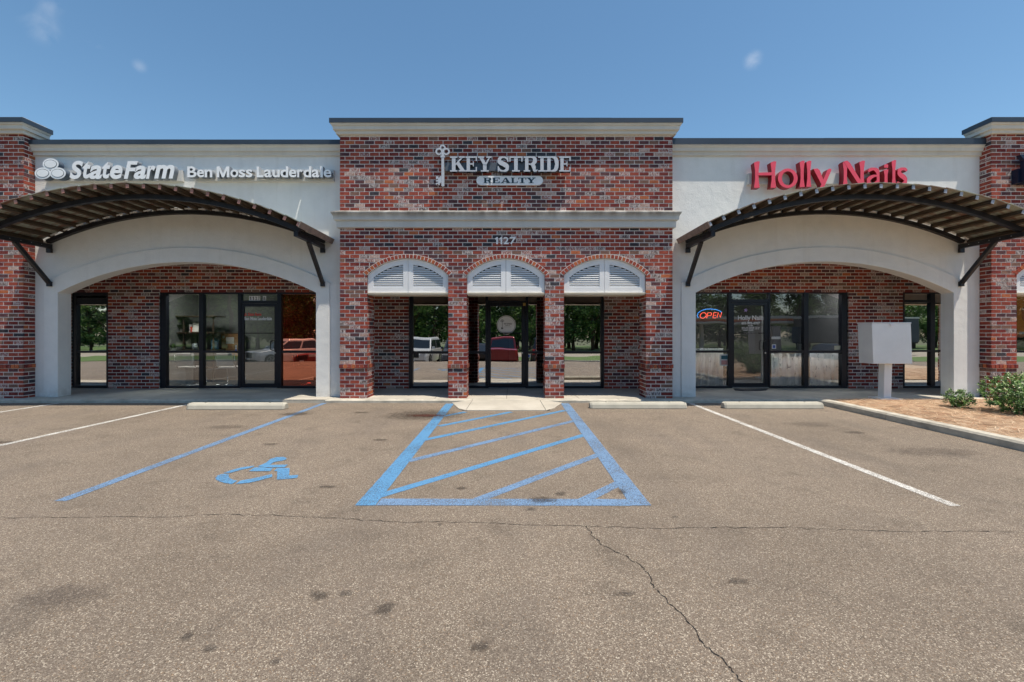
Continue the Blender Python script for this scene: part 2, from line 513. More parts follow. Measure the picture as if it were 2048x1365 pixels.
# ------------------------------------------------------------------ bricks
PL, PH = .2032, .0813
JT = .0165         # mortar joint
BH = PH - JT
ZB0 = .035
class Bricks:
    """brick records for one thing: nearest go in as single objects, the rest as one joined part"""
    def __init__(s): s.r = []
    def pick(s, p, wall):
        n = mnoise.noise(Vector((p[0] * 1.5, p[1] * 1.5, p[2] * 4.6 + wall)))
        r = random.random()
        w = .11 + max(0, n) * .85
        if r < w:
            return random.choice((6, 6, 6, 7, 7, 8))
        r = random.random()
        for lim, k in ((.46, 0), (.68, 1), (.84, 2), (.935, 3), (.965, 4), (1.01, 5)):
            if r < lim: return k
        return 0
    def add(s, poly, origin, ud, nd, mi, rect, depth=.03, proud=0.0):
        s.r.append((poly, origin, ud, nd, mi, rect, depth, proud))
    def wall(s, origin, ud, nd, u0, u1, z1, z0=ZB0, openings=(), par=0, skip=(), seed=0, end_full=False):
        """origin: point at u=0 on the face plane; ud: unit along; nd: outward normal"""
        k = 0
        rows = int((z1 - z0) / PH) + 1
        for k in range(rows):
            za = z0 + k * PH + JT / 2
            zb = min(za + BH, z1)
            if zb - za < .05: continue
            if k in skip: continue
            segs = [(u0, u1)]
            arch = []
            for op in openings:
                if zb <= op['zs'] + .02:
                    if za < op.get('zbot', -9): continue
                    ns = []
                    for a, b in segs:
                        if op['u1'] <= a or op['u0'] >= b: ns.append((a, b)); continue
                        if op['u0'] > a: ns.append((a, op['u0']))
                        if op['u1'] < b: ns.append((op['u1'], b))
                    segs = ns
                elif 'R' in op: arch.append(op)
            for a, b in segs:
                if b - a < .03: continue
                # header and stretcher starts alternate, so corners bond
                u = a; first = True
                while u < b - .012:
                    L = PL
                    if first and (k + par) % 2: L = PL / 2
                    first = False
                    e = min(u + L, b)
                    if b - e < .045: e = b
                    ua, ub = u + (JT / 2 if u > a + 1e-4 else 0), e - (JT / 2 if e < b - 1e-4 else 0)
                    u = e
                    poly = [(ua, za), (ub, za), (ub, zb), (ua, zb)]
                    rect = True
                    for op in arch:
                        cx, cz, R = op['cx'], op['cz'], op['R'] + .045
                        if abs((ua + ub) / 2 - cx) > (op['u1'] - op['u0']) / 2 + .3: continue
                        if zb < op['zs'] - .1: continue
                        m = Vector(((ua + ub) / 2 - cx, (za + zb) / 2 - cz))
                        n = m.normalized()
                        poly2 = clip(poly, (cx + n.x * R, cz + n.y * R), n)
                        if poly2 != poly: poly = poly2; rect = False
                    if len(poly) < 3: continue
                    ctr = (origin[0] + ud[0] * (ua + ub) / 2, origin[1] + ud[1] * (ua + ub) / 2, (za + zb) / 2)
                    mi = s.pick(ctr, seed)
                    s.add(poly, origin, ud, nd, mi, rect, .03, random.uniform(-.0015, .0018))
    def emit(s, parent, limit=300):
        def key(r):
            poly, o, ud, nd, mi, rect, d, p = r
            u = sum(a for a, b in poly) / len(poly); z = sum(b for a, b in poly) / len(poly)
            c = Vector((o[0] + ud[0] * u, o[1] + ud[1] * u, z))
            v = c - Vector((0, 0, H))
            if v.y < .5 or nd[1] > .5: return -1
            if abs(v.x / v.y) > 1.13 or not (-.77 < v.z / v.y < .75): return -1
            w = max(a for a, b in poly) - min(a for a, b in poly)
            h = max(b for a, b in poly) - min(b for a, b in poly)
            if c.z < WALK: return -1
            return w * h * abs(v.normalized().dot(Vector((nd[0], nd[1], 0)))) / v.length_squared
        rs = sorted(s.r, key=key, reverse=True)
        single = [r for r in rs[:limit * 2] if r[5] and key(r) > 0][:limit]
        ids = set(id(r) for r in single)
        for r in single:
            poly, o, ud, nd, mi, rect, d, p = r
            ob = bpy.data.objects.new('brick', UNIT[mi])
            u0, u1, z0, z1 = poly[0][0], poly[1][0], poly[0][1], poly[2][1]
            U = Vector((ud[0], ud[1], 0)); N = Vector((nd[0], nd[1], 0))
            pos = Vector((o[0], o[1], 0)) + U * (u0 + u1) / 2 + N * (p - d / 2)
            pos.z = (z0 + z1) / 2
            ob.parent = parent
            mat = Matrix(((U.x * (u1 - u0), N.x * d, 0, pos.x), (U.y * (u1 - u0), N.y * d, 0, pos.y), (0, 0, z1 - z0, pos.z), (0, 0, 0, 1)))
            ob.matrix_basis = mat
            C.objects.link(ob)
        mb = MB()
        for r in rs:
            if id(r) in ids: continue
            poly, o, ud, nd, mi, rect, d, p = r
            U = Vector((ud[0], ud[1], 0)); N = Vector((nd[0], nd[1], 0)); O = Vector((o[0], o[1], 0))
            mb.prism(poly, lambda u, w, dd: tuple(O + U * u + N * dd + Vector((0, 0, w))), p, p - d, mi)
        if mb.f:
            mb.build('bricks', BR, parent, kind='stuff')

def parent_world(p):
    v = Vector((0, 0, 0))
    while p is not None:
        if p.type == 'EMPTY': v += p.location
        p = p.parent
    return v

def clip(poly, p, n):
    out = []
    def side(q): return (q[0] - p[0]) * n.x + (q[1] - p[1]) * n.y
    for i in range(len(poly)):
        a, b = poly[i], poly[(i + 1) % len(poly)]
        sa, sb = side(a), side(b)
        if sa >= 0: out.append(a)
        if (sa >= 0) != (sb >= 0):
            t_ = sa / (sa - sb)
            out.append((a[0] + (b[0] - a[0]) * t_, a[1] + (b[1] - a[1]) * t_))
    return out

UNIT = []
for i, m in enumerate(BR):
    mb = MB(); mb.box(-.5, .5, -.5, .5, -.5, .5)
    UNIT.append(mb.mesh('brick', m))

def arc(u0, u1, zs, rise, n=24):
    hc = (u1 - u0) / 2; R = (hc * hc + rise * rise) / (2 * rise)
    cx = (u0 + u1) / 2; cz = zs + rise - R
    a0 = math.asin(hc / R)
    return cx, cz, R, [(cx + R * sin(-a0 + 2 * a0 * i / n), cz + R * cos(-a0 + 2 * a0 * i / n)) for i in range(n + 1)]

def inset(op, g=.005):
    k = 1 + g / ((op['u1'] - op['u0']) / 2)
    return [(op['u0'] - g, -.02)] + [(op['cx'] + (x - op['cx']) * k, z + (g if 0 < i < len(op['pts']) - 1 else 0)) for i, (x, z) in enumerate(op['pts'])] + [(op['u1'] + g, -.02)]

def sweep(name, prof, x0, x1, yf, yback, mat, parent, **k):
    """mitred moulding: prof = list of (projection, z), wrapped round the front and both returns"""
    mb = MB(); n = len(prof)
    for e, z in prof:
        mb.v += [(x0 - e, yback, z), (x0 - e, yf - e, z), (x1 + e, yf - e, z), (x1 + e, yback, z)]
    for i in range(n - 1):
        for j in range(3):
            a = i * 4 + j; b = (i + 1) * 4 + j
            mb.f.append((a, a + 1, b + 1, b)); mb.m.append(0)
    mb.f.append((0, 3, 2, 1)); mb.m.append(0)
    e = (n - 1) * 4
    mb.f.append((e, e + 1, e + 2, e + 3)); mb.m.append(0)
    mb.f.append(tuple(i * 4 for i in range(n))); mb.m.append(0)
    mb.f.append(tuple(i * 4 + 3 for i in reversed(range(n)))); mb.m.append(0)
    return mb.build(name, mat, parent, **k)


# ------------------------------------------------------------------ ground and setting
def yprofile(Y):
    if Y > -.5: return 0.0
    if Y > -7: return -.72 * ((-.5 - Y) / 6.5) ** 1.2
    return -.72
def ground_sheet(name, x0, x1, ys, dz, mat, nx=1):
    mb = MB()
    xs = [x0 + (x1 - x0) * i / nx for i in range(nx + 1)]
    for a, b in zip(ys[:-1], ys[1:]):
        for i in range(nx):
            mb.quad([(xs[i], a, yprofile(a) + dz), (xs[i + 1], a, yprofile(a) + dz), (xs[i + 1], b, yprofile(b) + dz), (xs[i], b, yprofile(b) + dz)])
    return mb.build(name, mat, None, kind='structure')

M_grass = plain('grass_far', (.085, .14, .035), .9, var=.4, scale=3)
M_soil = plain('far_ground', (.10, .11, .055), .95, var=.3, scale=.4)
M_road = plain('pale_road', (.30, .27, .22), .9, var=.12, scale=2)
ground_sheet('terrain', -260, 260, [200, 20, -.5, -2, -4, -6, -7, -260], -.06, M_soil)
lot = ground_sheet('parking_lot', -30, 30, [9.5, 6, 3, 1, -.5, -1.5, -2.5, -3.5, -4.5, -5.5, -7, -11.5], 0, M_asphalt)
ground_sheet('lawn', -60, 60, [-11.7, -19.5], .05, M_grass)
ground_sheet('road', -160, 160, [-20, -31], .0, M_road)
ground_sheet('verge', -160, 160, [-31.3, -60], .03, M_grass)
mb = MB(); mb.box(-30, 30, -11.7, -11.5, -.75, -.58)
mb.build('kerb', M_kerb, None, kind='structure')

def flat(name, poly, z, mat, parent, **k):
    mb = MB(); mb.quad([(x, y, z) for x, y in poly])
    return mb.build(name, mat, parent, **k)
def strip(name, a, b, w, z, mat, ends=None):
    a, b = Vector(a), Vector(b); d = (b - a).normalized(); n = Vector((-d.y, d.x)) * w / 2
    m = MB(); L = (b - a).length; N = max(4, int(L / .12))
    for i in range(N):
        p, q = a + (b - a) * i / N, a + (b - a) * (i + 1) / N
        def jit(k, s): return 1 + .05 * mnoise.noise(Vector((k * .9, s * 5 + a.x, 1.3)))
        m.quad([(*(p + n * jit(i, 0)), z), (*(q + n * jit(i + 1, 0)), z), (*(q - n * jit(i + 1, 1)), z), (*(p - n * jit(i, 1)), z)])
    return m.build(name, mat, lot)

strip('parking_line', (-3.77, 3.80), (-3.77, 9.17), .11, .004, M_blue2)
strip('parking_line', (3.60, 3.69), (3.60, 9.17), .095, .004, M_wpaint)
strip('parking_line', (-6.40, 3.70), (-6.40, 9.17), .095, .004, M_wpaint)
strip('parking_line', (-9.12, 3.70), (-9.12, 9.17), .095, .004, M_wpaint)
strip('parking_line', (-11.8, 3.70), (-11.8, 9.17), .095, .004, M_wpaint)
strip('hatch_border', (-1.19, 3.70), (-1.23, 9.10), .165, .0045, M_blue)
strip('hatch_border', (1.055, 3.70), (1.07, 9.15), .165, .0045, M_blue2)
strip('hatch_border', (-1.1, 3.78), (.98, 3.77), .15, .0038, M_blue2)
for i, (p, q) in enumerate([((887, 833), (931, 824.5)), ((878, 853), (1022, 824.6)), ((846, 881), (1130, 821.5)), ((816, 923), (1152, 841.5)),
             ((757, 993), (1172, 869.5)), ((955, 1001), (1200, 909)), ((1158, 1006), (1243, 965))]):
    strip('hatch_stripe', G(*p), G(*q), .105, .0030, M_blue if i in (0, 1, 2, 4) else M_blue2)
def S(pts): return [G(400 + x / 8.533, 880 + y / 8.533) for x, y in pts]
wp = [S(p) for p in [
    [(400, 575), (520, 530), (640, 495), (760, 470), (930, 448), (905, 470), (850, 490), (700, 520), (560, 560), (500, 578)],
    [(390, 588), (490, 592), (488, 620), (500, 655), (560, 690), (640, 705), (540, 765), (420, 745), (320, 715), (270, 685), (265, 650), (300, 615)],
    [(610, 762), (690, 705), (900, 668), (1100, 622), (1230, 590), (1235, 640), (1000, 705), (820, 745)],
    [(985, 462), (1130, 395), (1200, 335), (1300, 303), (1420, 298), (1480, 318), (1470, 340), (1400, 365), (1290, 380), (1240, 400), (1190, 435), (1500, 430), (1440, 480), (1120, 478)],
    [(830, 545), (930, 480), (1090, 475), (1150, 490), (1245, 490), (1200, 542)],
    [(1262, 540), (1310, 492), (1530, 490), (1520, 615), (1680, 608), (1660, 655), (1520, 672), (1310, 690), (1320, 545)]]]
sym = MB()
for p in wp: sym.quad([(x, y, .005) for x, y in p])
sym.build('wheelchair_symbol', M_blue, lot)

def wob(pts, n=10, amp=.02, seed=0):
    out = []
    for (a, b) in zip(pts[:-1], pts[1:]):
        for i in range(n):
            t_ = i / n
            x = a[0] + (b[0] - a[0]) * t_; y = a[1] + (b[1] - a[1]) * t_
            v = mnoise.noise_vector(Vector((x * 3, y * 3, seed))) + .55 * mnoise.noise_vector(Vector((x * 12, y * 12, seed))) + .4 * mnoise.noise_vector(Vector((x * 38, y * 38, seed)))
            out.append((x + v.x * amp, y + v.y * amp))
    out.append(pts[-1]); return out
def crack(pts, w, seed):
    pts = wob(pts, 34, .03, seed); m = MB()
    for i in range(len(pts) - 1):
        a, b = Vector(pts[i]), Vector(pts[i + 1]); d = (b - a).normalized(); n = Vector((-d.y, d.x))
        wa = w * max(.12, .5 + mnoise.noise(Vector((i * .35, seed, 0)))); wb = w * max(.12, .5 + mnoise.noise(Vector((i * .35 + .35, seed, 0))))
        m.quad([(*(a + n * wa), .003), (*(b + n * wb), .003), (*(b - n * wb), .003), (*(a - n * wa), .003)])
    m.build('crack', M_crack, lot)
crack([G(-30, 1037), G(250, 1034), G(560, 1031), G(660, 1038), G(760, 1043), G(990, 1047), G(1180, 1052), G(1330, 1058), G(1600, 1056), G(1840, 1064), G(2090, 1067)], .0040, 1)
crack([G(1170, 1052), G(1200, 1088), G(1290, 1140), G(1310, 1170), G(1352, 1222), G(1400, 1288), G(1440, 1322), G(1490, 1375)], .0042, 5)
for i, (px, py, w, d, k) in enumerate([(848, 831, 1.7, 1.15, 0), (852, 832, .75, .30, 1), (922, 978, .13, .11, 0), (1085, 1001, .30, .20, 0), (1120, 989, .12, .12, 0),
        (655, 975, .20, .10, 0), (590, 829, .7, .45, 0), (722, 826, .35, .2, 0), (760, 881, .28, .14, 0), (770, 1220, .13, .15, 0), (640, 1192, .14, .10, 0),
        (375, 1275, .06, .07, 0), (130, 1195, .55, .32, 2), (1060, 1020, .12, .08, 0), (1350, 1036, .07, .05, 0), (880, 1050, .05, .05, 0), (455, 855, .7, .35, 2),
        (1620, 850, .9, .5, 2), (1710, 866, .35, .2, 0), (10, 886, .4, .2, 0), (1245, 985, .12, .12, 0), (1870, 905, 1.4, .5, 2), (960, 1296, .10, .08, 0),
        (420, 1300, .08, .06, 0), (550, 1325, .07, .05, 0), (1480, 1165, .16, .07, 0), (1250, 1190, .14, .05, 0), (540, 890, .25, .1, 0), (690, 1190, .1, .05, 0)]):
    x, y = G(px, py)
    flat('stain', [(x - w / 2, y - d / 2), (x + w / 2, y - d / 2), (x + w / 2, y + d / 2), (x - w / 2, y + d / 2)], .0055 + i * .0003, (M_stain, M_stain2, M_damp)[k], lot)

# walkway: a row of slabs with open joints and a kerb strip in front
mb = MB(); mb.box(-24, 24, 9.215, 18, -.05, .045)
walk = mb.build('sidewalk', M_concjoint, None, kind='structure')
xj = [-.1 + 1.49 * k for k in range(-14, 15)]
for a, b in zip(xj[:-1], xj[1:]):
    boxo('slab', a + .005, b - .005, 9.352, 11.3, -.04, WALK, M_conc, walk)
xk = [-.1 + 1.49 * 2 * k - .7 for k in range(-7, 8)]
for a, b in zip(xk[:-1], xk[1:]):
    mb = MB(); mb.yz([(9.20, -.05), (9.348, -.05), (9.348, WALK - .001), (9.225, WALK - .001), (9.20, WALK - .02)], a + .003, b - .003)
    mb.build('kerb_stone', M_kerb, walk)
# curb ramp in front of the centre door
rp = tag(bpy.data.objects.new('curb_ramp', None), None, None, None, 'structure'); C.objects.link(rp)
yt, yb_ = 9.198, 8.27
def ramp_part(pts, name='ramp_panel'):
    m = MB(); n = len(pts)
    m.v = [(x, y, z) for x, y, z in pts] + [(x, y, -.05) for x, y, z in pts]
    m.f = [tuple(range(n))] + [tuple(n + i for i in reversed(range(n)))] + [((i + 1) % n, i, n + i, n + (i + 1) % n) for i in range(n)]
    m.m = [0] * len(m.f)
    return m.build(name, M_conc, rp)
ramp_part([(-.775, yt, WALK + .004), (-.825, yb_, .013), (.62, yb_, .013), (.565, yt, WALK + .004)])
ramp_part([(-.785, yt, WALK + .004), (-1.20, yt - .02, .012), (-.98, 8.45, .012), (-.835, yb_, .012)])
ramp_part([(.575, yt, WALK + .004), (.63, yb_, .012), (.80, 8.5, .012), (1.02, yt - .02, .012)])
flat('joint', [(-1.0, yt), (.8, yt), (.7, 8.29), (-.9, 8.29)], .0105, M_concjoint, rp)
flat('concrete_wedge', [G(566, 798.5, WALK)[:2], (SX(600, 9.4), 9.50), (SX(660, 9.4), 9.36), (SX(650, 9.2), 9.2), (SX(566, 9.2), 9.2)], WALK + .003, M_conc, walk)

# wheel stops
def wheel_stop(x0, x1, y, label):
    e = empty('wheel_stop', ((x0 + x1) / 2, y, 0), label, 'wheel stop', 'concrete wheel stops at the heads of the stalls')
    mb = MB()
    prof = [(y - .10, .004), (y - .085, .075), (y - .055, .115), (y + .055, .115), (y + .085, .075), (y + .10, .004)]
    mb.yz(prof, x0 + .035, x1 - .035)
    n = len(prof)
    for sx_, xe, xi in ((-1, x0, x0 + .035), (1, x1, x1 - .035)):
        pr2 = [(y + (a - y) * .8, .004 + (b - .004) * .85) for a, b in prof]
        b0 = len(mb.v); mb.v += [(xi, a, b) for a, b in prof] + [(xe, a, b) for a, b in pr2]
        for i in range(n):
            j = (i + 1) % n; mb.f.append((b0 + i, b0 + j, b0 + n + j, b0 + n + i)); mb.m.append(0)
        mb.f.append(tuple(b0 + n + i for i in range(n))); mb.m.append(0)
    mb.build('block', M_stop, e, bevel=.006)
    for fx in (.17, .83):
        m2 = MB(); xx = x0 + (x1 - x0) * fx; m2.lathe([(.016, .10), (.016, .118)], xx, y, 10)
        m2.build('anchor_pin', M_crack, e)
wheel_stop(-6.01, -4.19, 8.48, 'concrete wheel stop in the accessible stall in front of the glass door numbered 1127 B')
wheel_stop(1.47, 3.28, 8.58, 'concrete wheel stop just right of the blue hatched aisle')
wheel_stop(3.98, 5.84, 8.58, 'concrete wheel stop between the long white line and the mulched island')

# planted island on the right
KX = 6.08
def kerb_path():
    pts = [(5.72, 9.19), (5.86, 9.12), (5.98, 9.0), (6.06, 8.84)] + [(KX, y) for y in (8.6, 7.4, 6.2, 5.0, 3.8, 2.6, 1.4, -.8, -3.0)]
    return pts
isl = tag(bpy.data.objects.new('planting_island', None), None, None, None, 'structure'); C.objects.link(isl)
kp = kerb_path()
prof = [(0, -.4, 0), (0.0, .085, 0), (.022, .112, 0), (.14, .118, 0), (.152, .09, 0), (.152, -.4, 0)]
def kerb_run(idx, g0=0, g1=0):
    mb = MB(); rows = []
    pts = [kp[i] for i in idx]
    for i, (x, y) in enumerate(pts):
        a = Vector(kp[max(0, idx[i] - 1)]); b = Vector(kp[min(len(kp) - 1, idx[i] + 1)])
        d = (b - a).normalized(); n = Vector((-d.y, d.x))
        if n.x < 0 and abs(n.x) > .2: n = -n
        if n.y < 0 and abs(n.x) <= .2: n = -n
        hs_ = .62 if idx[i] == 0 else (.8 if idx[i] == 1 else 1)
        off = g0 if i == 0 else (-g1 if i == len(pts) - 1 else 0)
        b0 = len(mb.v)
        mb.v += [(x + n.x * e + d.x * off, y + n.y * e + d.y * off, z * hs_ if z > 0 else z) for e, z, _ in prof]
        rows.append(b0)
    k = len(prof)
    for r0, r1 in zip(rows[:-1], rows[1:]):
        for j in range(k):
            q = (j + 1) % k; mb.f.append((r0 + j, r0 + q, r1 + q, r1 + j)); mb.m.append(0)
    mb.f.append(tuple(rows[0] + j for j in range(k))); mb.m.append(0)
    mb.f.append(tuple(rows[-1] + j for j in reversed(range(k)))); mb.m.append(0)
    mb.build('kerb_stone', M_kerb, isl)
kerb_run([0, 1, 2, 3, 4, 5], 0, .004); kerb_run([5, 6, 7, 8], .004, .004); kerb_run([8, 9, 10], .004, .004); kerb_run([10, 11, 12], .004, 0)
t = NT('pine_straw_bed')
c = t.ramp(t.noise(5, 6, .65), [(.3, (.21, .13, .08)), (.5, (.42, .285, .185)), (.7, (.58, .44, .31))])
xx, yy, zz = t.sep()
bare = t.ramp(t.math('ADD', t.math('MULTIPLY', t.noise(1.4, 4), 1.2), t.math('MULTIPLY', yy, -.10)), [(.0, 0), (.01, 0), (.06, 1), (.1, 1)])
c = t.mix(t.math('MULTIPLY', bare, .65), c, (.50, .41, .31))
c = t.mix(.5, c, t.mix(1, c, t.ramp(t.noise(60, 4, vec=t.map((1, 3, 1))), [(.3, .4), (.7, 1.6)]), 'MULTIPLY'))
t.bump(t.noise(80, 5, .7, vec=t.map((1, 3, 1))), .8, .02)
M_straw = t.set(c, .95, spec=.2)
def bed_z(x, y):
    e = min(1, max(0, (x - KX - .15) / .5))
    q = min(1, max(0, (9.2 - y) / .5))
    return .080 + .05 * e * q + .02 * mnoise.noise(Vector((x * 1.7, y * 1.7, 3))) * e + .008 * mnoise.noise(Vector((x * 9, y * 9, 3)))
mb = MB(); nx, ny = 70, 70
bx0, bx1, by0, by1 = KX + .14, 16.0, -3.0, 9.198
for j in range(ny + 1):
    for i in range(nx + 1):
        x = bx0 + (bx1 - bx0) * (i / nx) ** 1.3; y = by1 - (by1 - by0) * (1 - j / ny) ** 1.25
        if y > 8.85 and i == 0: x -= (y - 8.85) * .8
        mb.v.append((x, y, bed_z(x, y)))
for j in range(ny):
    for i in range(nx):
        a = j * (nx + 1) + i; mb.f.append((a, a + 1, a + nx + 2, a + nx + 1)); mb.m.append(0)
mb.build('mulch_bed', M_straw, isl)
M_needle = [plain('pine_needle_tan', (.62, .42, .26), .8, var=.2), plain('pine_needle_rust', (.42, .19, .09), .8, var=.2), plain('pine_needle_pale', (.70, .55, .38), .8, var=.2)]
mb = MB()
for i in range(15000):
    y = random.uniform(2.6, 9.25); x = KX + .05 + (random.random() ** 1.4) * 6.5
    if x < KX + .16 and y < 8.9 and random.random() < .8: continue
    if y > 9.2 and random.random() < .7: continue
    z = (bed_z(x, min(y, 9.2)) if y < 9.2 else WALK) + random.uniform(.002, .022)
    a = random.uniform(0, pi); L = random.uniform(.04, .11); w = random.uniform(.0012, .0026)
    dx, dy = cos(a) * L, sin(a) * L; tl = random.uniform(-.012, .02)
    mb.quad([(x - dx - dy / L * w, y - dy + dx / L * w, z), (x - dx + dy / L * w, y - dy - dx / L * w, z),
             (x + dx + dy / L * w, y + dy - dx / L * w, z + tl), (x + dx - dy / L * w, y + dy + dx / L * w, z + tl)], random.randrange(3))
mb.build('pine_straw', M_needle, None, kind='stuff')


# ------------------------------------------------------------------ centre brick storefront
shop_c = empty('brick_storefront', ((XC0 + XC1) / 2, YF, WALK),
               'red brick storefront with three white louvered arches and street number 1127', 'building', 'storefronts of the strip mall')
zt_c = SZ(270, YF)
ops = []
RING = .078
for (a, b) in ((734, 896.5), (933.5, 1090), (1128, 1292)):
    u0, u1 = SX(a, YF), SX(b, YF)
    cx, cz, R, pts = arc(u0, u1, SZ(550, YF), SZ(517, YF) - SZ(550, YF))
    ops.append(dict(u0=u0, u1=u1, zs=SZ(550, YF), cx=cx, cz=cz, R=R, pts=pts))
PD = .50
poly = [(XC0 + .005, -.02)]
for op in ops: poly += inset(op)
poly += [(XC1 - .005, -.02), (XC1 - .005, zt_c + .35), (XC0 + .005, zt_c + .35)]
mb = MB(); mb.xz(poly, YF + .005, YF + PD - .005)
front = mb.build('front_wall', M_mortar, shop_c)
B = Bricks()
B.wall((0, YF), (1, 0), (0, -1), XC0, XC1, zt_c + .02, openings=ops, skip=(8,), seed=0)
# rowlock course round the piers at knee height
def rowlock(B, x0, x1, y, nd=(0, -1), ud=(1, 0), org=None, mi=None, k=8, proud=.02):
    za = ZB0 + k * PH + .003; zb = za + PH - .006
    n = max(1, round((x1 - x0) / .0813)); w = (x1 - x0) / n
    for i in range(n):
        a, b = x0 + i * w + .007, x0 + (i + 1) * w - .007
        B.add([(a, za), (b, za), (b, zb), (a, zb)], org or (0, y), ud, nd, random.choice((0, 0, 5, 1, 3)), True, .05, proud)
segs = [(XC0, ops[0]['u0']), (ops[0]['u1'], ops[1]['u0']), (ops[1]['u1'], ops[2]['u0']), (ops[2]['u1'], XC1)]
for a, b in segs:
    rowlock(B, a - .02, b + .02, YF)
# inner faces of the piers
for op in ops:
    for (x, nx_) in ((op['u0'], 1), (op['u1'], -1)):
        B.wall((x, YF), (0, 1), (nx_, 0), 0.012, PD - .012, SZ(586, YF), par=1, skip=(8,), seed=3)
        rowlock(B, .0, PD, 0, nd=(nx_, 0), ud=(0, 1), org=(x, YF), proud=.018)
for x, nx_ in ((XC0, -1), (XC1, 1)):
    B.wall((x, YF), (0, 1), (nx_, 0), 0.012, YS - YF, zt_c, par=1, seed=4)
B.wall((0, YF + PD), (1, 0), (0, 1), XC0 + .01, XC1 - .01, CEIL, openings=ops, par=1, seed=5)
# voussoirs
for op in ops:
    hc = (op['u1'] - op['u0']) / 2; a0 = math.asin(hc / op['R']) * 1.02
    n = 25
    for i in range(n):
        t0 = -a0 + 2 * a0 * i / n + .0075 / op['R']; t1 = -a0 + 2 * a0 * (i + 1) / n - .0075 / op['R']
        R0, R1 = op['R'] + .002, op['R'] + RING
        q = [(op['cx'] + R0 * sin(t0), op['cz'] + R0 * cos(t0)), (op['cx'] + R0 * sin(t1), op['cz'] + R0 * cos(t1)),
             (op['cx'] + R1 * sin(t1), op['cz'] + R1 * cos(t1)), (op['cx'] + R1 * sin(t0), op['cz'] + R1 * cos(t0))]
        mb = MB(); mb.xz(q, YF - .006 - random.uniform(0, .002), YF + .05)
        mb.build('brick', BR[random.choice((0, 0, 5))], front)
    # mortar bed under the ring
    a1 = a0 * 1.01; N = 24
    o_ = [(op['cx'] + (op['R'] + RING + .008) * sin(-a1 + 2 * a1 * i / N), op['cz'] + (op['R'] + RING + .008) * cos(-a1 + 2 * a1 * i / N)) for i in range(N + 1)]
    i_ = [(op['cx'] + (op['R'] + .001) * sin(-a1 + 2 * a1 * i / N), op['cz'] + (op['R'] + .001) * cos(-a1 + 2 * a1 * i / N)) for i in range(N + 1)]
    mb = MB()
    for i in range(N):
        mb.xz([i_[i], i_[i + 1], o_[i + 1], o_[i]], YF - .0035, YF + .05)
    mb.build('mortar_joint', M_mortar, front)

B.emit(front, 225)

# cornices
def cornice_prof(yf, ys, es, off=0):
    return [(e + off, SZ(y, yf - e)) for e, y in zip(es, ys)]
pr = cornice_prof(YF, [270.5, 268, 268, 261.5, 260, 259, 251.5, 250, 247, 246], [.0, .028, .062, .062, .085, .108, .112, .135, .142, .142])
sweep('cornice', pr, XC0, XC1, YF, 9.86, M_cornice, shop_c)
def coping(x0, x1, yf, e, ytop, ybot, yback, parent, joints):
    zt, zb = SZ(ytop, yf - e), SZ(ybot, yf - e)
    xs = [x0 - e] + joints + [x1 + e]
    for i, (a, b) in enumerate(zip(xs[:-1], xs[1:])):
        mb = MB(); g = .0015
        mb.box(a + (g if i else 0), b - (g if i < len(xs) - 2 else 0), yf - e, yback, zb, zt + (.002 if i % 2 else 0))
        mb.build('coping', M_coping, parent)
    sweep('drip_edge', [(e - .012, zb - .012), (e - .012, zb - .001)], x0, x1, yf, yback - .02, M_coping2, parent)
coping(XC0, XC1, YF, .163, 236, 245, 9.86, shop_c, [SX(939, YF), SX(1220, YF)])
pr = [(e, SZ(y, YF - e)) for e, y in [(.0, 457), (.03, 456), (.053, 455), (.053, 441), (.075, 440), (.10, 439.5), (.105, 433.5), (.108, 432), (.125, 428.5), (.141, 426), (.143, 423.5), (.0, 421.5)]]
sweep('band_cornice', pr, XC0, XC1, YF, YS + .02, M_band, shop_c)

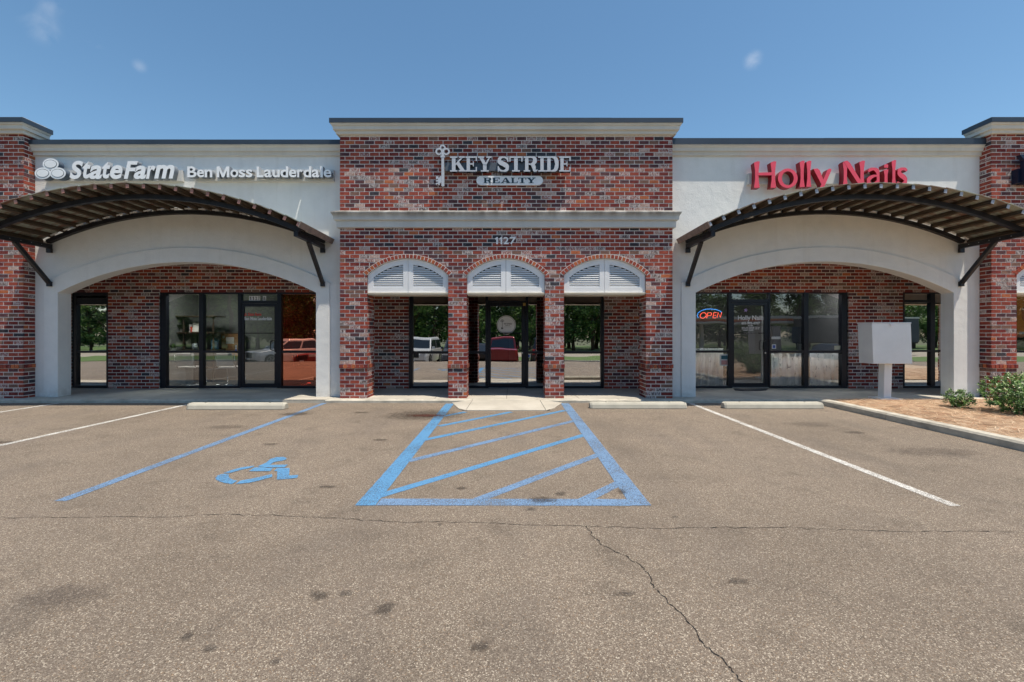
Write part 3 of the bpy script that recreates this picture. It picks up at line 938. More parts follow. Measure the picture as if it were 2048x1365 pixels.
# louvered shutters in the arches
def louver_arch(op, parent, y=YF + .045):
    u0, u1 = op['u0'] + .006, op['u1'] - .006
    zb = SZ(585, YF)
    cxx = op['cx']; R = op['R'] - .006
    def top(u, r=R): return op['cz'] + sqrt(max(0, r * r - (u - cxx) ** 2))
    for sgn in (-1, 1):
        xa, xb = (u0, cxx - .003) if sgn < 0 else (cxx + .003, u1)
        # opening of the leaf
        st = .112 if True else 0
        oa, ob = (xa + st, xb - .100) if sgn < 0 else (xa + .100, xb - st)
        obz = zb + .115
        rin = R - .115
        N = 14
        mbx = MB()
        # bottom rail, stiles and curved head, as one connected leaf frame built of column strips
        xs = [xa + (oa - xa) * i / 3 for i in range(3)] + [oa + (ob - oa) * i / N for i in range(N + 1)] + [ob + (xb - ob) * (i + 1) / 3 for i in range(3)]
        mbx.xz([(xa, zb), (xb, zb), (xb, obz), (ob, obz), (oa, obz), (xa, obz)], y, y + .04)
        for i in range(len(xs) - 1):
            a, b = xs[i], xs[i + 1]
            if a >= oa - 1e-6 and b <= ob + 1e-6:
                mbx.xz([(a, max(obz + .001, top(a, rin))), (b, max(obz + .001, top(b, rin))), (b, top(b)), (a, top(a))], y, y + .04)
            else:
                mbx.xz([(a, obz), (b, obz), (b, top(b)), (a, top(a))], y, y + .04)
        leaf = mbx.build('shutter_leaf', M_white, parent)
        zz_ = obz + .004; n = 0
        while True:
            z = obz + n * .0385
            n += 1
            hi = z + .040
            # span where the arch leaves room
            lim = rin * rin - (hi - .012 - op['cz']) ** 2
            if lim <= 0: break
            w = sqrt(lim); a = max(oa, cxx - w); b = min(ob, cxx + w)
            if b - a < .06: break
            m = MB()
            m.hexa([(a - .01, y + .006, z), (b + .01, y + .006, z), (b + .01, y + .012, z - .004), (a - .01, y + .012, z - .004),
                    (a - .01, y + .030, z + .026), (b + .01, y + .030, z + .026), (b + .01, y + .036, z + .021), (a - .01, y + .036, z + .021)])
            m.build('louver', M_white, leaf)
    m = MB()
    m.xz([(u0, zb)] + [(p[0], p[1] - .006) for p in op['pts'][1:-1] if True] + [(u1, zb)], y + .044, y + .060)
    m.build('shutter_shade_backing', M_frame, parent)  # dark colour puts the shade of the louver gaps into the backing
    # cream beam under the shutters
    m = MB(); m.box(op['u0'] + .004, op['u1'] - .004, YF + .012, YF + PD - .02, zb - .024, zb - .003)
    m.box(op['u0'] + .004, op['u1'] - .004, YF + .035, YF + PD - .02, zb - .05, zb - .0245)
    m.box(op['u0'] + .004, op['u1'] - .004, YF + PD - .14, YF + PD - .02, zb - .049, zb + .5)
    m.build('lintel', M_lintel, parent)
for op in ops: louver_arch(op, shop_c)

# ------------------------------------------------------------------ glyph tools for the signs
def text_outline(ch, off=0.0, shear=0.0, res=4):
    cu = bpy.data.curves.new('glyph', 'FONT'); cu.body = ch; cu.offset = off; cu.shear = shear; cu.resolution_u = res
    cu.size = 1.0; cu.extrude = .5
    ob = bpy.data.objects.new('glyph', cu); C.objects.link(ob)
    bpy.context.view_layer.update()
    dg = bpy.context.evaluated_depsgraph_get()
    me = bpy.data.meshes.new_from_object(ob.evaluated_get(dg))
    bpy.data.objects.remove(ob); bpy.data.curves.remove(cu)
    return me
def letter(name, ch, x0, x1, z0, z1, y0, y1, mat, parent, off=.02, shear=0, mats=None, **k):
    """glyph fitted to the box x0..x1, z0..z1; front face at y0"""
    me = text_outline(ch, off, shear)
    vs = [v.co for v in me.vertices]
    ax, bx = min(v.x for v in vs), max(v.x for v in vs); ay, by = min(v.y for v in vs), max(v.y for v in vs)
    for v in me.vertices:
        v.co = ((v.co.x - ax) / (bx - ax) * (x1 - x0) + x0, y0 if v.co.z > 0 else y1, (v.co.y - ay) / (by - ay) * (z1 - z0) + z0)
    me.materials.clear()
    for m in (mats or [mat]): me.materials.append(m)
    if mats:
        me.update()
        for p in me.polygons: p.material_index = 0 if p.normal.y < -.9 or p.normal.y > .9 else 1
    else:
        for p in me.polygons: p.material_index = 0
    return tag(link(name, me, parent), **k)

# stroke glyphs ([0,1] box): ('p', polygon) or ('s', centre line, widths)
def smooth(pts, n=6):
    out = []
    P_ = [pts[0]] + list(pts) + [pts[-1]]
    for i in range(1, len(P_) - 2):
        p0, p1, p2, p3 = P_[i - 1], P_[i], P_[i + 1], P_[i + 2]
        for j in range(n):
            t_ = j / n
            out.append(tuple(.5 * ((2 * p1[k]) + (-p0[k] + p2[k]) * t_ + (2 * p0[k] - 5 * p1[k] + 4 * p2[k] - p3[k]) * t_ * t_ + (-p0[k] + 3 * p1[k] - 3 * p2[k] + p3[k]) * t_ ** 3) for k in range(len(p1))))
    out.append(pts[-1]); return out
def R_(x0, x1, z0, z1): return ('p', [(x0, z0), (x1, z0), (x1, z1), (x0, z1)])
SLAB = {
    'K': [R_(.12, .36, .0, 1), R_(0, .48, 0, .09), R_(0, .48, .91, 1), ('p', [(.36, .40), (.36, .52), (.70, .92), (.84, .92)]), ('p', [(.42, .50), (.58, .66), (.96, .08), (.68, .08)]), R_(.56, 1, 0, .09), R_(.60, .96, .91, 1)],
    'E': [R_(.10, .38, 0, 1), R_(0, .94, 0, .09), R_(0, .94, .91, 1), R_(.38, .68, .46, .55), R_(.62, .70, .34, .67), R_(.86, .96, .0, .30), R_(.86, .96, .70, 1)],
    'Y': [R_(.38, .64, 0, .48), R_(.22, .80, 0, .09), ('p', [(.38, .48), (.64, .48), (.38, .92), (.10, .92)]), ('p', [(.50, .46), (.64, .46), (.90, .92), (.78, .92)]), R_(0, .46, .91, 1), R_(.62, 1, .91, 1)],
    'S': [('s', [(.88, .74), (.78, .90), (.52, .955), (.24, .90), (.14, .74), (.28, .60), (.54, .50), (.78, .38), (.86, .24), (.74, .09), (.48, .045), (.22, .10), (.10, .27)],
           [.08, .10, .09, .15, .22, .24, .25, .24, .22, .15, .09, .10, .08]), R_(.86, .95, .64, 1), R_(.02, .11, 0, .36)],
    'T': [R_(.36, .64, 0, 1), R_(.20, .80, 0, .09), R_(0, 1, .91, 1), R_(0, .09, .66, .95), R_(.91, 1, .66, .95)],
    'R': [R_(.10, .34, 0, 1), R_(0, .46, 0, .09), R_(0, .5, .91, 1), ('s', [(.34, .955), (.56, .955), (.74, .90), (.80, .74), (.72, .58), (.54, .50), (.34, .50)], [.09, .09, .16, .24, .17, .09, .09]),
          ('s', [(.50, .50), (.66, .42), (.73, .26), (.76, .10), (.86, .04), (.97, .12)], [.09, .18, .22, .16, .09, .05])],
    'I': [R_(.28, .72, 0, 1), R_(0, 1, 0, .09), R_(0, 1, .91, 1)],
    'D': [R_(.10, .36, 0, 1), R_(0, .5, 0, .09), R_(0, .5, .91, 1), ('s', [(.34, .955), (.56, .945), (.76, .84), (.85, .50), (.76, .16), (.56, .055), (.34, .045)], [.09, .11, .20, .27, .20, .11, .09])],
    'A': [('p', [(.46, 1), (.60, 1), (.94, .06), (.64, .06)]), ('p', [(.40, .86), (.47, 1), (.52, .92), (.22, .06), (.12, .06)]), R_(0, .36, 0, .09), R_(.52, 1, 0, .09), R_(.28, .72, .28, .37)],
    'L': [R_(.12, .40, 0, 1), R_(0, .94, 0, .09), R_(0, .56, .91, 1), R_(.86, .95, 0, .38)],
}
def fl(x, z0, z1, w, m=.62):   # flared upright
    return ('p', [(x - w / 2, z0), (x + w / 2, z0), (x + w * m / 2, (z0 * .7 + z1 * .3)), (x + w * m / 2, (z0 * .35 + z1 * .65)), (x + w / 2, z1 - .01), (x + w * .1, z1), (x - w / 2, z1 - .05),
                  (x - w * m / 2, (z0 * .35 + z1 * .65)), (x - w * m / 2, (z0 * .7 + z1 * .3))])
SLAB['1'] = [('p', [(.38, 0), (.92, 0), (.92, 1), (.50, 1), (.0, .80), (.0, .62), (.38, .74)])]
SLAB['m'] = [('p', [(0, 0), (.20, 0), (.20, .62), (.42, 0), (.58, 0), (.80, .62), (.80, 0), (1, 0), (1, 1), (.76, 1), (.50, .32), (.24, 1), (0, 1)])]
FLARE = {
    'H': [fl(.12, 0, 1, .26), fl(.86, 0, 1, .26), ('p', [(.16, .47), (.82, .47), (.82, .585), (.16, .57)])],
    'o': [('o', .5, .5, .5, .5, .30, .36)],
    'l': [fl(.5, 0, 1, 1.0, .62)],
    'i': [fl(.5, 0, .76, 1.0, .62), ('p', [(.1, .84), (.9, .82), (.95, .96), (.6, 1), (.1, .97)])],
    'y': [('p', [(.0, .99), (.22, 1.0), (.34, .94), (.60, .42), (.46, .30)]), ('p', [(.78, .95), (.90, 1), (1.0, .97), (.98, .90), (.48, .0), (.26, .0)])],
    'N': [fl(.12, 0, .98, .24, .6), fl(.88, 0, 1, .26, .6), ('p', [(.04, .97), (.20, 1.0), (.32, .92), (.93, .10), (.93, .0), (.80, .0)])],
    'a': [('s', [(.12, .80), (.30, .93), (.56, .94), (.76, .80), (.80, .5), (.80, .03)], [.08, .14, .15, .19, .19, .22]),
          ('s', [(.80, .56), (.50, .56), (.20, .42), (.12, .22), (.30, .07), (.55, .12), (.78, .30)], [.09, .12, .17, .20, .17, .13, .09])],
    's': [('s', [(.88, .82), (.70, .93), (.42, .92), (.24, .76), (.40, .58), (.66, .44), (.78, .25), (.62, .09), (.34, .07), (.10, .18)], [.10, .15, .15, .19, .22, .22, .2, .16, .15, .10])],
}
def glyph(name, prims, x0, x1, z0, z1, y0, y1, mats, parent, asp=1.0, **k):
    mb = MB(); W_, H_ = x1 - x0, z1 - z0
    for i, pr_ in enumerate(prims):
        yy0 = y0 - i * .0012
        if pr_[0] == 'o':
            _, ox, oz, ra, rb, ia, ib = pr_
            for q in range(28):
                a0_, a1_ = 2 * pi * q / 28, 2 * pi * (q + 1) / 28
                mb.xz([(x0 + (ox + k1 * cos(a_)) * W_, z0 + (oz + k2 * sin(a_)) * H_) for k1, k2, a_ in ((ia, ib, a0_), (ra, rb, a0_), (ra, rb, a1_), (ia, ib, a1_))], yy0, y1)
        elif pr_[0] == 'p':
            mb.xz([(x0 + a * W_, z0 + b * H_) for a, b in pr_[1]], yy0, y1)
        else:
            sm = smooth([(a, b, w) for (a, b), w in zip(pr_[1], pr_[2])])
            L, Rr = [], []
            for j, (a, b, w) in enumerate(sm):
                p = Vector((x0 + a * W_, z0 + b * H_))
                q0, q1 = sm[max(0, j - 1)], sm[min(len(sm) - 1, j + 1)]
                d = Vector(((q1[0] - q0[0]) * W_, (q1[1] - q0[1]) * H_)).normalized()
                n = Vector((-d.y, d.x)); s_ = Vector((n.x * W_, n.y * H_))
                h = w / 2 * (abs(n.x) * W_ + abs(n.y) * H_)
                L.append(p + n * h); Rr.append(p - n * h)
            for j in range(len(sm) - 1):
                b0 = len(mb.v)
                mb.v += [(v.x, yy0, v.y) for v in (L[j], L[j + 1], Rr[j + 1], Rr[j])] + [(v.x, y1, v.y) for v in (L[j], L[j + 1], Rr[j + 1], Rr[j])]
                for f in ((0, 1, 2, 3), (7, 6, 5, 4), (0, 1, 5, 4), (2, 3, 7, 6)):
                    mb.f.append(tuple(b0 + q for q in f)); mb.m.append(0)
                if j == 0: mb.f.append((b0, b0 + 3, b0 + 7, b0 + 4)); mb.m.append(0)
                if j == len(sm) - 2: mb.f.append((b0 + 1, b0 + 2, b0 + 6, b0 + 5)); mb.m.append(0)
    o = mb.build(name, mats, parent, **k)
    me = o.data
    if isinstance(mats, (list, tuple)) and len(mats) > 1:
        for p in me.polygons: p.material_index = 0 if abs(p.normal.y) > .9 else 1
    return o

M_face = plain('sign_face_white', (.84, .86, .88), .35, var=.03)
M_facegrey = plain('sign_face_silver', (.50, .53, .58), .35, var=.04)
M_side = plain('sign_return_blue_grey', (.085, .115, .16), .45, .2, .1)
M_side2 = plain('sign_return_grey', (.22, .25, .29), .45, .2, .1)
M_race = plain('raceway_grey', (.10, .12, .145), .5, .2, .1)
M_racew = plain('raceway_white', (.60, .60, .58), .6, var=.05)
M_navy = plain('sign_navy', (.010, .035, .055), .4)
M_redface = plain('sign_red_face', (.80, .075, .12), .35, var=.05)
M_redside = plain('sign_red_return', (.27, .002, .010), .35, var=.08)
M_blacksign = plain('navy_sign', (.009, .014, .040), .4, .2)
M_num = plain('number_white', (.90, .90, .90), .5, var=.03)

# KEY STRIDE REALTY sign
yf = YF - .155
ks = empty('shop_sign', (SX(1010, YF), YF, SZ(340, YF)), 'silver key and raised serif letters reading KEY STRIDE above the oval REALTY plate', 'sign')
for ch, a, b in (('K', 900, 930.8), ('E', 930.9, 954.8), ('Y', 955.6, 983), ('S', 995, 1018), ('T', 1018.8, 1045), ('R', 1047.3, 1075.6), ('I', 1076.5, 1091.6), ('D', 1092, 1117.5), ('E', 1118.4, 1142)):
    glyph('letter', SLAB[ch], SX(a, yf), SX(b, yf), SZ(343.6, yf), SZ(313.6, yf), yf, yf + .085, (M_facegrey, M_side), ks)
boxo('raceway', SX(889, yf), SX(1120, yf), yf + .086, YF - .004, SZ(339, yf), SZ(322.5, yf), M_race, ks)
# key
yk = YF - .11
key = MB()
def kx(p): return SX(p, yk)
def kz(p): return SZ(p, yk)
def ring(mb, cx, cz, ro, ri, y0, y1, n=20, s=1.0):
    for i in range(n):
        a, b = 2 * pi * i / n, 2 * pi * (i + 1) / n
        mb.xz([(cx + ri * cos(a), cz + ri * sin(a) * s), (cx + ro * cos(a), cz + ro * sin(a) * s), (cx + ro * cos(b), cz + ro * sin(b) * s), (cx + ri * cos(b), cz + ri * sin(b) * s)], y0, y1)
for i, (x, y, r) in enumerate(((885, 295.8, 6.2), (878, 303.4, 7.2), (892.4, 303.4, 7.2))):
    ring(key, kx(x), kz(y), r / 98.3, (r - 3.1) / 98.3, yk - i * .002, yk + .04)
bow = key.build('key_bow', (M_facegrey), ks)
m = MB(); m.xz([(kx(882.9), kz(372)), (kx(885.5), kz(373.5)), (kx(888.4), kz(372)), (kx(888), kz(303)), (kx(883), kz(303))], yk - .007, yk + .04); m.build('key_shaft', M_facegrey, ks)
m = MB(); m.box(kx(881), kx(890), yk - .010, yk + .04, kz(315.5), kz(311.8)); m.build('key_collar', M_facegrey, ks)
m = MB(); m.xz([(kx(882.8), kz(353)), (kx(882.8), kz(366)), (kx(879.5), kz(366)), (kx(879.5), kz(370)), (kx(876.5), kz(370)), (kx(876.5), kz(367.5)), (kx(871.8), kz(370)), (kx(871.8), kz(366.5)), (kx(876.2), kz(365.5)), (kx(876.2), kz(363.5)), (kx(872), kz(363.5)), (kx(872), kz(360.8)), (kx(876.2), kz(360.8)),
                (kx(876.2), kz(358.5)), (kx(872), kz(358.5)), (kx(872), kz(353.3)), (kx(876), kz(353.3)), (kx(876), kz(355.5)), (kx(879.5), kz(355.5)), (kx(879.5), kz(353))], yk - .003, yk + .04)
m.build('key_bit', M_facegrey, ks)
m = MB(); m.box(kx(883.5), kx(887.5), yk + .042, YF - .003, kz(330), kz(326)); m.build('standoff', M_race, ks)
# oval plate
yo = YF - .06
def stadium(x0, x1, z0, z1, n=12):
    r = (z1 - z0) / 2; cz = (z0 + z1) / 2; out = []
    for i in range(n + 1): a = -pi / 2 + pi * i / n; out.append((x1 - r + r * cos(a), cz + r * sin(a)))
    for i in range(n + 1): a = pi / 2 + pi * i / n; out.append((x0 + r + r * cos(a), cz + r * sin(a)))
    return out
m = MB(); m.xz(stadium(SX(952.6, yo), SX(1086, yo), SZ(370.4, yo), SZ(352.2, yo)), yo, yo + .045)
pl = m.build('oval_plate', (M_face), ks)
xs_ = [967, 984.5, 1002.5, 1021.8, 1036.2, 1053.5, 1071]
for ch, a, b in zip('REALTY', (967, 984.6, 1001.2, 1022, 1036.6, 1053.2), (983.6, 999.8, 1021, 1035.8, 1052.4, 1071)):
    glyph('lettering', SLAB[ch], SX(a, yo), SX(b, yo), SZ(366.8, yo), SZ(356, yo), yo - .004, yo - .0015, M_navy, pl)
# street number
for ch, a, b in (('1', 990.3, 996.2), ('1', 999.0, 1004.9), ('2', 1006.8, 1017.5), ('7', 1019.5, 1031.8)):
    if ch == '1':
        glyph('number', [('p', [(.38, 0), (.92, 0), (.92, 1), (.50, 1), (.0, .80), (.0, .62), (.38, .74)])], SX(a, YF), SX(b, YF), SZ(489, YF), SZ(475, YF), YF - .022, YF - .004, M_num, shop_c)
    else: letter('number', ch, SX(a, YF), SX(b, YF), SZ(489, YF), SZ(475, YF), YF - .022, YF - .004, M_num, shop_c, off=.012 if ch != '1' else .0)

# ------------------------------------------------------------------ stucco bays
def stucco_bay(name, label, x0, x1, oi, oo, zi, zo, yi_crown, yo_crown):
    e = empty(name, ((x0 + x1) / 2, YS, WALK), label, 'building', 'storefronts of the strip mall')
    ztop = SZ(300, YS)
    oi = [SX(p, YS) for p in oi]; oo = [SX(p, YS) for p in oo]
    zs = SZ(zi, YS); _, _, _, ip = arc(oi[0], oi[1], zs, SZ(yi_crown, YS) - zs, 40)
    zso = SZ(zo, YS); _, _, _, op_ = arc(oo[0], oo[1], zso, SZ(yo_crown, YS) - zso, 40)
    mb = MB(); mb.xz([(x0, -.02), (oi[0] - .003, -.02)] + [(a if 0 < i < 40 else a + (-.003 if i == 0 else .003), b + .003) for i, (a, b) in enumerate(ip)] + [(oi[1] + .003, -.02), (x1, -.02), (x1, ztop), (x0, ztop)], YS, YS + .255)
    mb.build('wall', M_stucco, e)
    mb = MB(); mb.xz([(oo[0], WALK - .01), (oi[0], WALK - .01)] + ip + [(oi[1], WALK - .01), (oo[1], WALK - .01)] + list(reversed(op_)), YS - .028, YS + .27)
    mb.build('arch_surround', M_stucco, e, bevel=.006)
    prof = [(e_, SZ(y, YS - e_)) for e_, y in [(.0, 313), (.03, 312), (.045, 311), (.045, 304), (.06, 302.8), (.085, 302), (.09, 296.5), (.10, 294.5), (.115, 292.5), (.118, 290), (.118, 289.5)]]
    mb = MB()
    n = len(prof)
    for e_, z in prof: mb.v += [(x0 + .001, YS - e_, z), (x1 - .001, YS - e_, z)]
    mb.v += [(x0 + .001, YS + .2, prof[-1][1]), (x1 - .001, YS + .2, prof[-1][1])]
    for i in range(n): mb.f.append((2 * i, 2 * i + 1, 2 * i + 3, 2 * i + 2)); mb.m.append(0)
    mb.f.append(tuple(2 * i for i in range(n + 1))); mb.m.append(0)
    mb.f.append(tuple(2 * i + 1 for i in reversed(range(n + 1)))); mb.m.append(0)
    mb.build('cornice', M_cornice, e)
    return e
bay_l = stucco_bay('stucco_storefront', 'pale stucco storefront with wide arch under the white letters State Farm', XL + .002, XC0 - .002, (118, 633), (90, 660), 586, 566, 525, 496)
bay_r = stucco_bay('stucco_storefront', 'pale stucco storefront with wide arch under the red letters Holly Nails', XC1 + .002, XR - .002, (1390.5, 1905), (1362, 1933), 586, 566, 524, 495)
def bay_coping(x0, x1, e, ytop, ybot, joints, parent):
    zt, zb = SZ(ytop, YS - e), SZ(ybot, YS - e)
    xs = [x0] + joints + [x1]
    for i, (a, b) in enumerate(zip(xs[:-1], xs[1:])):
        boxo('coping', a + .0015, b - .0015, YS - e, YS + .26, zb, zt + (.002 if i % 2 else 0), M_coping, parent)
    boxo('drip_edge', x0 + .002, x1 - .002, YS - e + .010, YS + .2, zb - .013, zb - .001, M_coping2, parent)
bay_coping(XL + .002, XC0 - .002, .14, 279.5, 288.5, [SX(136, YS), SX(408, YS)], bay_l)
bay_coping(XC1 + .002, XR - .002, .14, 276.5, 288.5, [SX(1640, YS)], bay_r)

# ------------------------------------------------------------------ brick units at both edges of the frame
def edge_unit(side, label):
    if side < 0: x0, x1 = -13.6, XL
    else: x0, x1 = XR, 13.6
    e = empty('brick_storefront', ((x0 + x1) / 2, YF, WALK), label, 'building', 'storefronts of the strip mall')
    zt = SZ(268, YF); opn = []
    if True:
        wd = ops[0]['u1'] - ops[0]['u0']
        u0 = SX(2033.5, YF) if side > 0 else XL - .56 - wd
        u1 = u0 + wd
        cx, cz, R, pts = arc(u0, u1, SZ(550, YF), SZ(517, YF) - SZ(550, YF))
        opn = [dict(u0=u0, u1=u1, zs=SZ(550, YF), cx=cx, cz=cz, R=R, pts=pts)]
    poly = [(x0 + .005, -.02)]
    for op in opn: poly += inset(op)
    poly += [(x1 - .005, -.02), (x1 - .005, zt + .35), (x0 + .005, zt + .35)]
    mb = MB(); mb.xz(poly, YF + .005, YF + PD - .005)
    w = mb.build('front_wall', M_mortar, e)
    B = Bricks()
    # laid from the visible corner outwards, so the quoins bond at that corner
    if side < 0:
        om = dict(opn[0]); om['u0'], om['u1'], om['cx'] = x1 - opn[0]['u1'], x1 - opn[0]['u0'], x1 - opn[0]['cx']
        B.wall((x1, YF), (-1, 0), (0, -1), 0, x1 - x0, zt + .02, openings=[om], skip=(8,), seed=11)
        rowlock(B, opn[0]['u1'] - .02, x1 + .02, YF)
        B.wall((opn[0]['u1'], YF), (0, 1), (-1, 0), .012, PD - .012, SZ(586, YF), par=1, skip=(8,), seed=16)
        B.wall((x1, YF), (0, 1), (1, 0), .012, YS - YF, zt + .02, par=1, skip=(8,), seed=12)
        rowlock(B, 0, YS - YF, 0, nd=(1, 0), ud=(0, 1), org=(x1, YF))
    else:
        B.wall((0, YF), (1, 0), (0, -1), x0, x1, zt + .02, openings=opn, skip=(8,), seed=13)
        rowlock(B, x0 - .02, opn[0]['u0'] + .02, YF)
        B.wall((x0, YF), (0, 1), (-1, 0), .012, YS - YF, zt + .02, par=1, skip=(8,), seed=14)
        rowlock(B, 0, YS - YF, 0, nd=(-1, 0), ud=(0, 1), org=(x0, YF))
        B.wall((opn[0]['u0'], YF), (0, 1), (1, 0), .012, PD - .012, SZ(586, YF), par=1, skip=(8,), seed=15)
    if True:
        op = opn[0]; hc = (op['u1'] - op['u0']) / 2; a0 = math.asin(hc / op['R']) * 1.02
        for i in range(25):
            t0 = -a0 + 2 * a0 * i / 25 + .0075 / op['R']; t1 = -a0 + 2 * a0 * (i + 1) / 25 - .0075 / op['R']
            R0, R1 = op['R'] + .002, op['R'] + RING
            q = [(op['cx'] + R0 * sin(t0), op['cz'] + R0 * cos(t0)), (op['cx'] + R0 * sin(t1), op['cz'] + R0 * cos(t1)),
                 (op['cx'] + R1 * sin(t1), op['cz'] + R1 * cos(t1)), (op['cx'] + R1 * sin(t0), op['cz'] + R1 * cos(t0))]
            mb = MB(); mb.xz(q, YF - .006, YF + .05); mb.build('brick', BR[random.choice((0, 0, 5))], w)
        louver_arch(op, e)
    B.emit(w, 270)
    pr = cornice_prof(YF, [270.5, 268, 268, 261.5, 260, 259, 251.5, 250, 247, 246], [.0, .028, .062, .062, .085, .108, .112, .135, .142, .142])
    pr = [(a, b + .015) for a, b in pr]
    sweep('cornice', pr, x0, x1, YF, 9.86, M_cornice, e)
    coping(x0, x1, YF, .163, 234.5, 243.8, 9.88, e, [])
    return e
unit_l = edge_unit(-1, 'red brick wall with pale cornice cut off by the left edge of the picture')
unit_r = edge_unit(1, 'red brick storefront with orange poster window cut off by the right edge of the picture')

# ------------------------------------------------------------------ portico back wall with storefront glazing
def ops_rect(lst):
    return [dict(u0=SX(a, YB), u1=SX(b, YB), zs=SZ(y, YB)) for a, b, y in lst]
def back_wall(parent, x0, x1, lst, seed, lim, ztop=CEIL):
    o2 = ops_rect(lst)
    poly = [(x0, -.02)]
    for op in o2:
        a, b = max(op['u0'], x0), min(op['u1'], x1)
        if a > x0 + .01: poly += [(a, -.02), (a, op['zs'])]
        else: poly = [(x0, op['zs'])]
        if b < x1 - .01: poly += [(b, op['zs']), (b, -.02)]
        else: poly += [(x1, op['zs'])]
    if o2[-1]['u1'] < x1 - .01: poly += [(x1, -.02)]
    poly += [(x1, ztop), (x0, ztop)]
    mb = MB(); mb.xz(poly, YB + .005, YB + .2)
    w = mb.build('back_wall', M_mortar, parent)
    B = Bricks(); B.wall((0, YB), (1, 0), (0, -1), x0, x1, ztop, z0=ZB0 + .01, openings=o2, seed=seed)
    B.emit(w, lim)
    return w
XM0, XM1 = SX(657, YB), SX(1368, YB)      # hidden behind the piers, where the units divide
back_wall(bay_l, XL - .80, XM0, [(143, 216, 583.5), (318, 652, 583.5)], 21, 295)
back_wall(shop_c, XM0, XM1, [(817.5, 1208.5, 584)], 22, 70)
back_wall(bay_r, XM1, XR + .92, [(1376, 1697, 583), (1806, 1900, 583)], 23, 295)
back_wall(unit_r, XR + .92, 13.6, [(1955, 2200, 583)], 24, 20)
back_wall(unit_l, -13.6, XL - .80, [(-50, 100, 583.5)], 25, 5)

ZS_T, ZS_B = SZ(583.5, YB), WALK
def bars(parent, spec, y0=YB + .03, y1=YB + .15, frame_name='storefront_frame'):
    """spec: outer (a,b,top,bottom) and inner bars in photo pixels on the glazing plane"""
    a, b, t_, bt = spec['outer']
    X0, X1, Z1, Z0 = SX(a, YB), SX(b, YB), SZ(t_, YB), SZ(bt, YB)
    wl_, wr_, wt_, wb_ = spec.get('w', (.07, .07, .055, .055))
    mb = MB()
    mb.xz([(X0, Z0), (X1, Z0), (X1, Z1), (X0, Z1), (X0, Z1 - wt_), (X0 + wl_, Z1 - wt_), (X1 - wr_, Z1 - wt_), (X1 - wr_, Z0 + wb_), (X0 + wl_, Z0 + wb_), (X0 + wl_, Z1 - wt_), (X0, Z1 - wt_)], y0, y1) if False else None
    mb.box(X0, X0 + wl_, y0, y1, Z0, Z1); mb.box(X1 - wr_, X1, y0, y1, Z0, Z1)
    mb.box(X0 + wl_, X1 - wr_, y0, y1, Z1 - wt_, Z1); mb.box(X0 + wl_, X1 - wr_, y0, y1, Z0, Z0 + wb_)
    fr = mb.build(frame_name, M_frame, parent)
    for (c0, c1, r0, r1) in spec.get('v', ()):
        boxo('mullion', SX(c0, YB), SX(c1, YB), y0 + .004, y1 - .004, SZ(r1, YB), SZ(r0, YB), M_frame, fr)
    for (c0, c1, r0, r1) in spec.get('h', ()):
        boxo('rail', SX(c0, YB), SX(c1, YB), y0 + .010, y1 - .010, SZ(r1, YB), SZ(r0, YB), M_frame, fr)
    for (c0, c1, r0, r1, mat) in spec.get('g', ()):
        mb = MB(); gy = YB + .085
        mb.quad([(SX(c0, YB), gy, SZ(r1, YB)), (SX(c1, YB), gy, SZ(r1, YB)), (SX(c1, YB), gy, SZ(r0, YB)), (SX(c0, YB), gy, SZ(r0, YB))])
        mb.build('glass_pane', mat, fr)
    return fr
def door(parent, a, b, top, bot, ga, gb, gt, gb_, mat, label=None, hinge=-1):
    y0, y1 = YB + .045, YB + .10
    X0, X1, Z1, Z0 = SX(a, YB), SX(b, YB), SZ(top, YB), SZ(bot, YB)
    GX0, GX1, GZ1, GZ0 = SX(ga, YB), SX(gb, YB), SZ(gt, YB), SZ(gb_, YB)
    mb = MB()
    mb.box(X0, GX0, y0, y1, Z0, Z1); mb.box(GX1, X1, y0, y1, Z0, Z1)
    mb.box(GX0, GX1, y0, y1, GZ1, Z1); mb.box(GX0, GX1, y0, y1, Z0, GZ0)
    d = mb.build('door', M_frame, parent)
    mb = MB(); gy = YB + .072
    mb.quad([(GX0, gy, GZ0), (GX1, gy, GZ0), (GX1, gy, GZ1), (GX0, gy, GZ1)]); mb.build('glass_pane', mat, d)
    # pull handle
    hx = GX1 + .02 if hinge < 0 else GX0 - .02
    z0, z1 = SZ(701, YB), SZ(682, YB)
    mb = MB(); mb.tube([(hx, y0, z0), (hx - .02, y0 - .05, z0), (hx - .075, y0 - .06, z0 + .01), (hx - .085, y0 - .06, z0 + .03), (hx - .085, y0 - .06, z1 - .03), (hx - .075, y0 - .06, z1 - .01), (hx - .02, y0 - .05, z1), (hx, y0, z1)], .0105, 8)
    mb.build('handle', M_handle, d, smooth=True)
    mb = MB(); mb.box(GX0, GX1, y0 - .035, y0 + .01, SZ(667.6, YB), SZ(666, YB)); mb.build('push_bar', M_handle, d)
    mb = MB(); mb.prism([(hx + .018 * cos(a_), SZ(706.5, YB) + .018 * sin(a_)) for a_ in [i * pi / 5 for i in range(10)]], lambda u, w, dd: (u, dd, w), y0 - .012, y0); mb.build('lock', M_silver, d)
    boxo('threshold', X0, X1, YB + .01, YB + .16, Z0 - .012, Z0 - .001, M_silver, d)
    return d

ZBm = 776
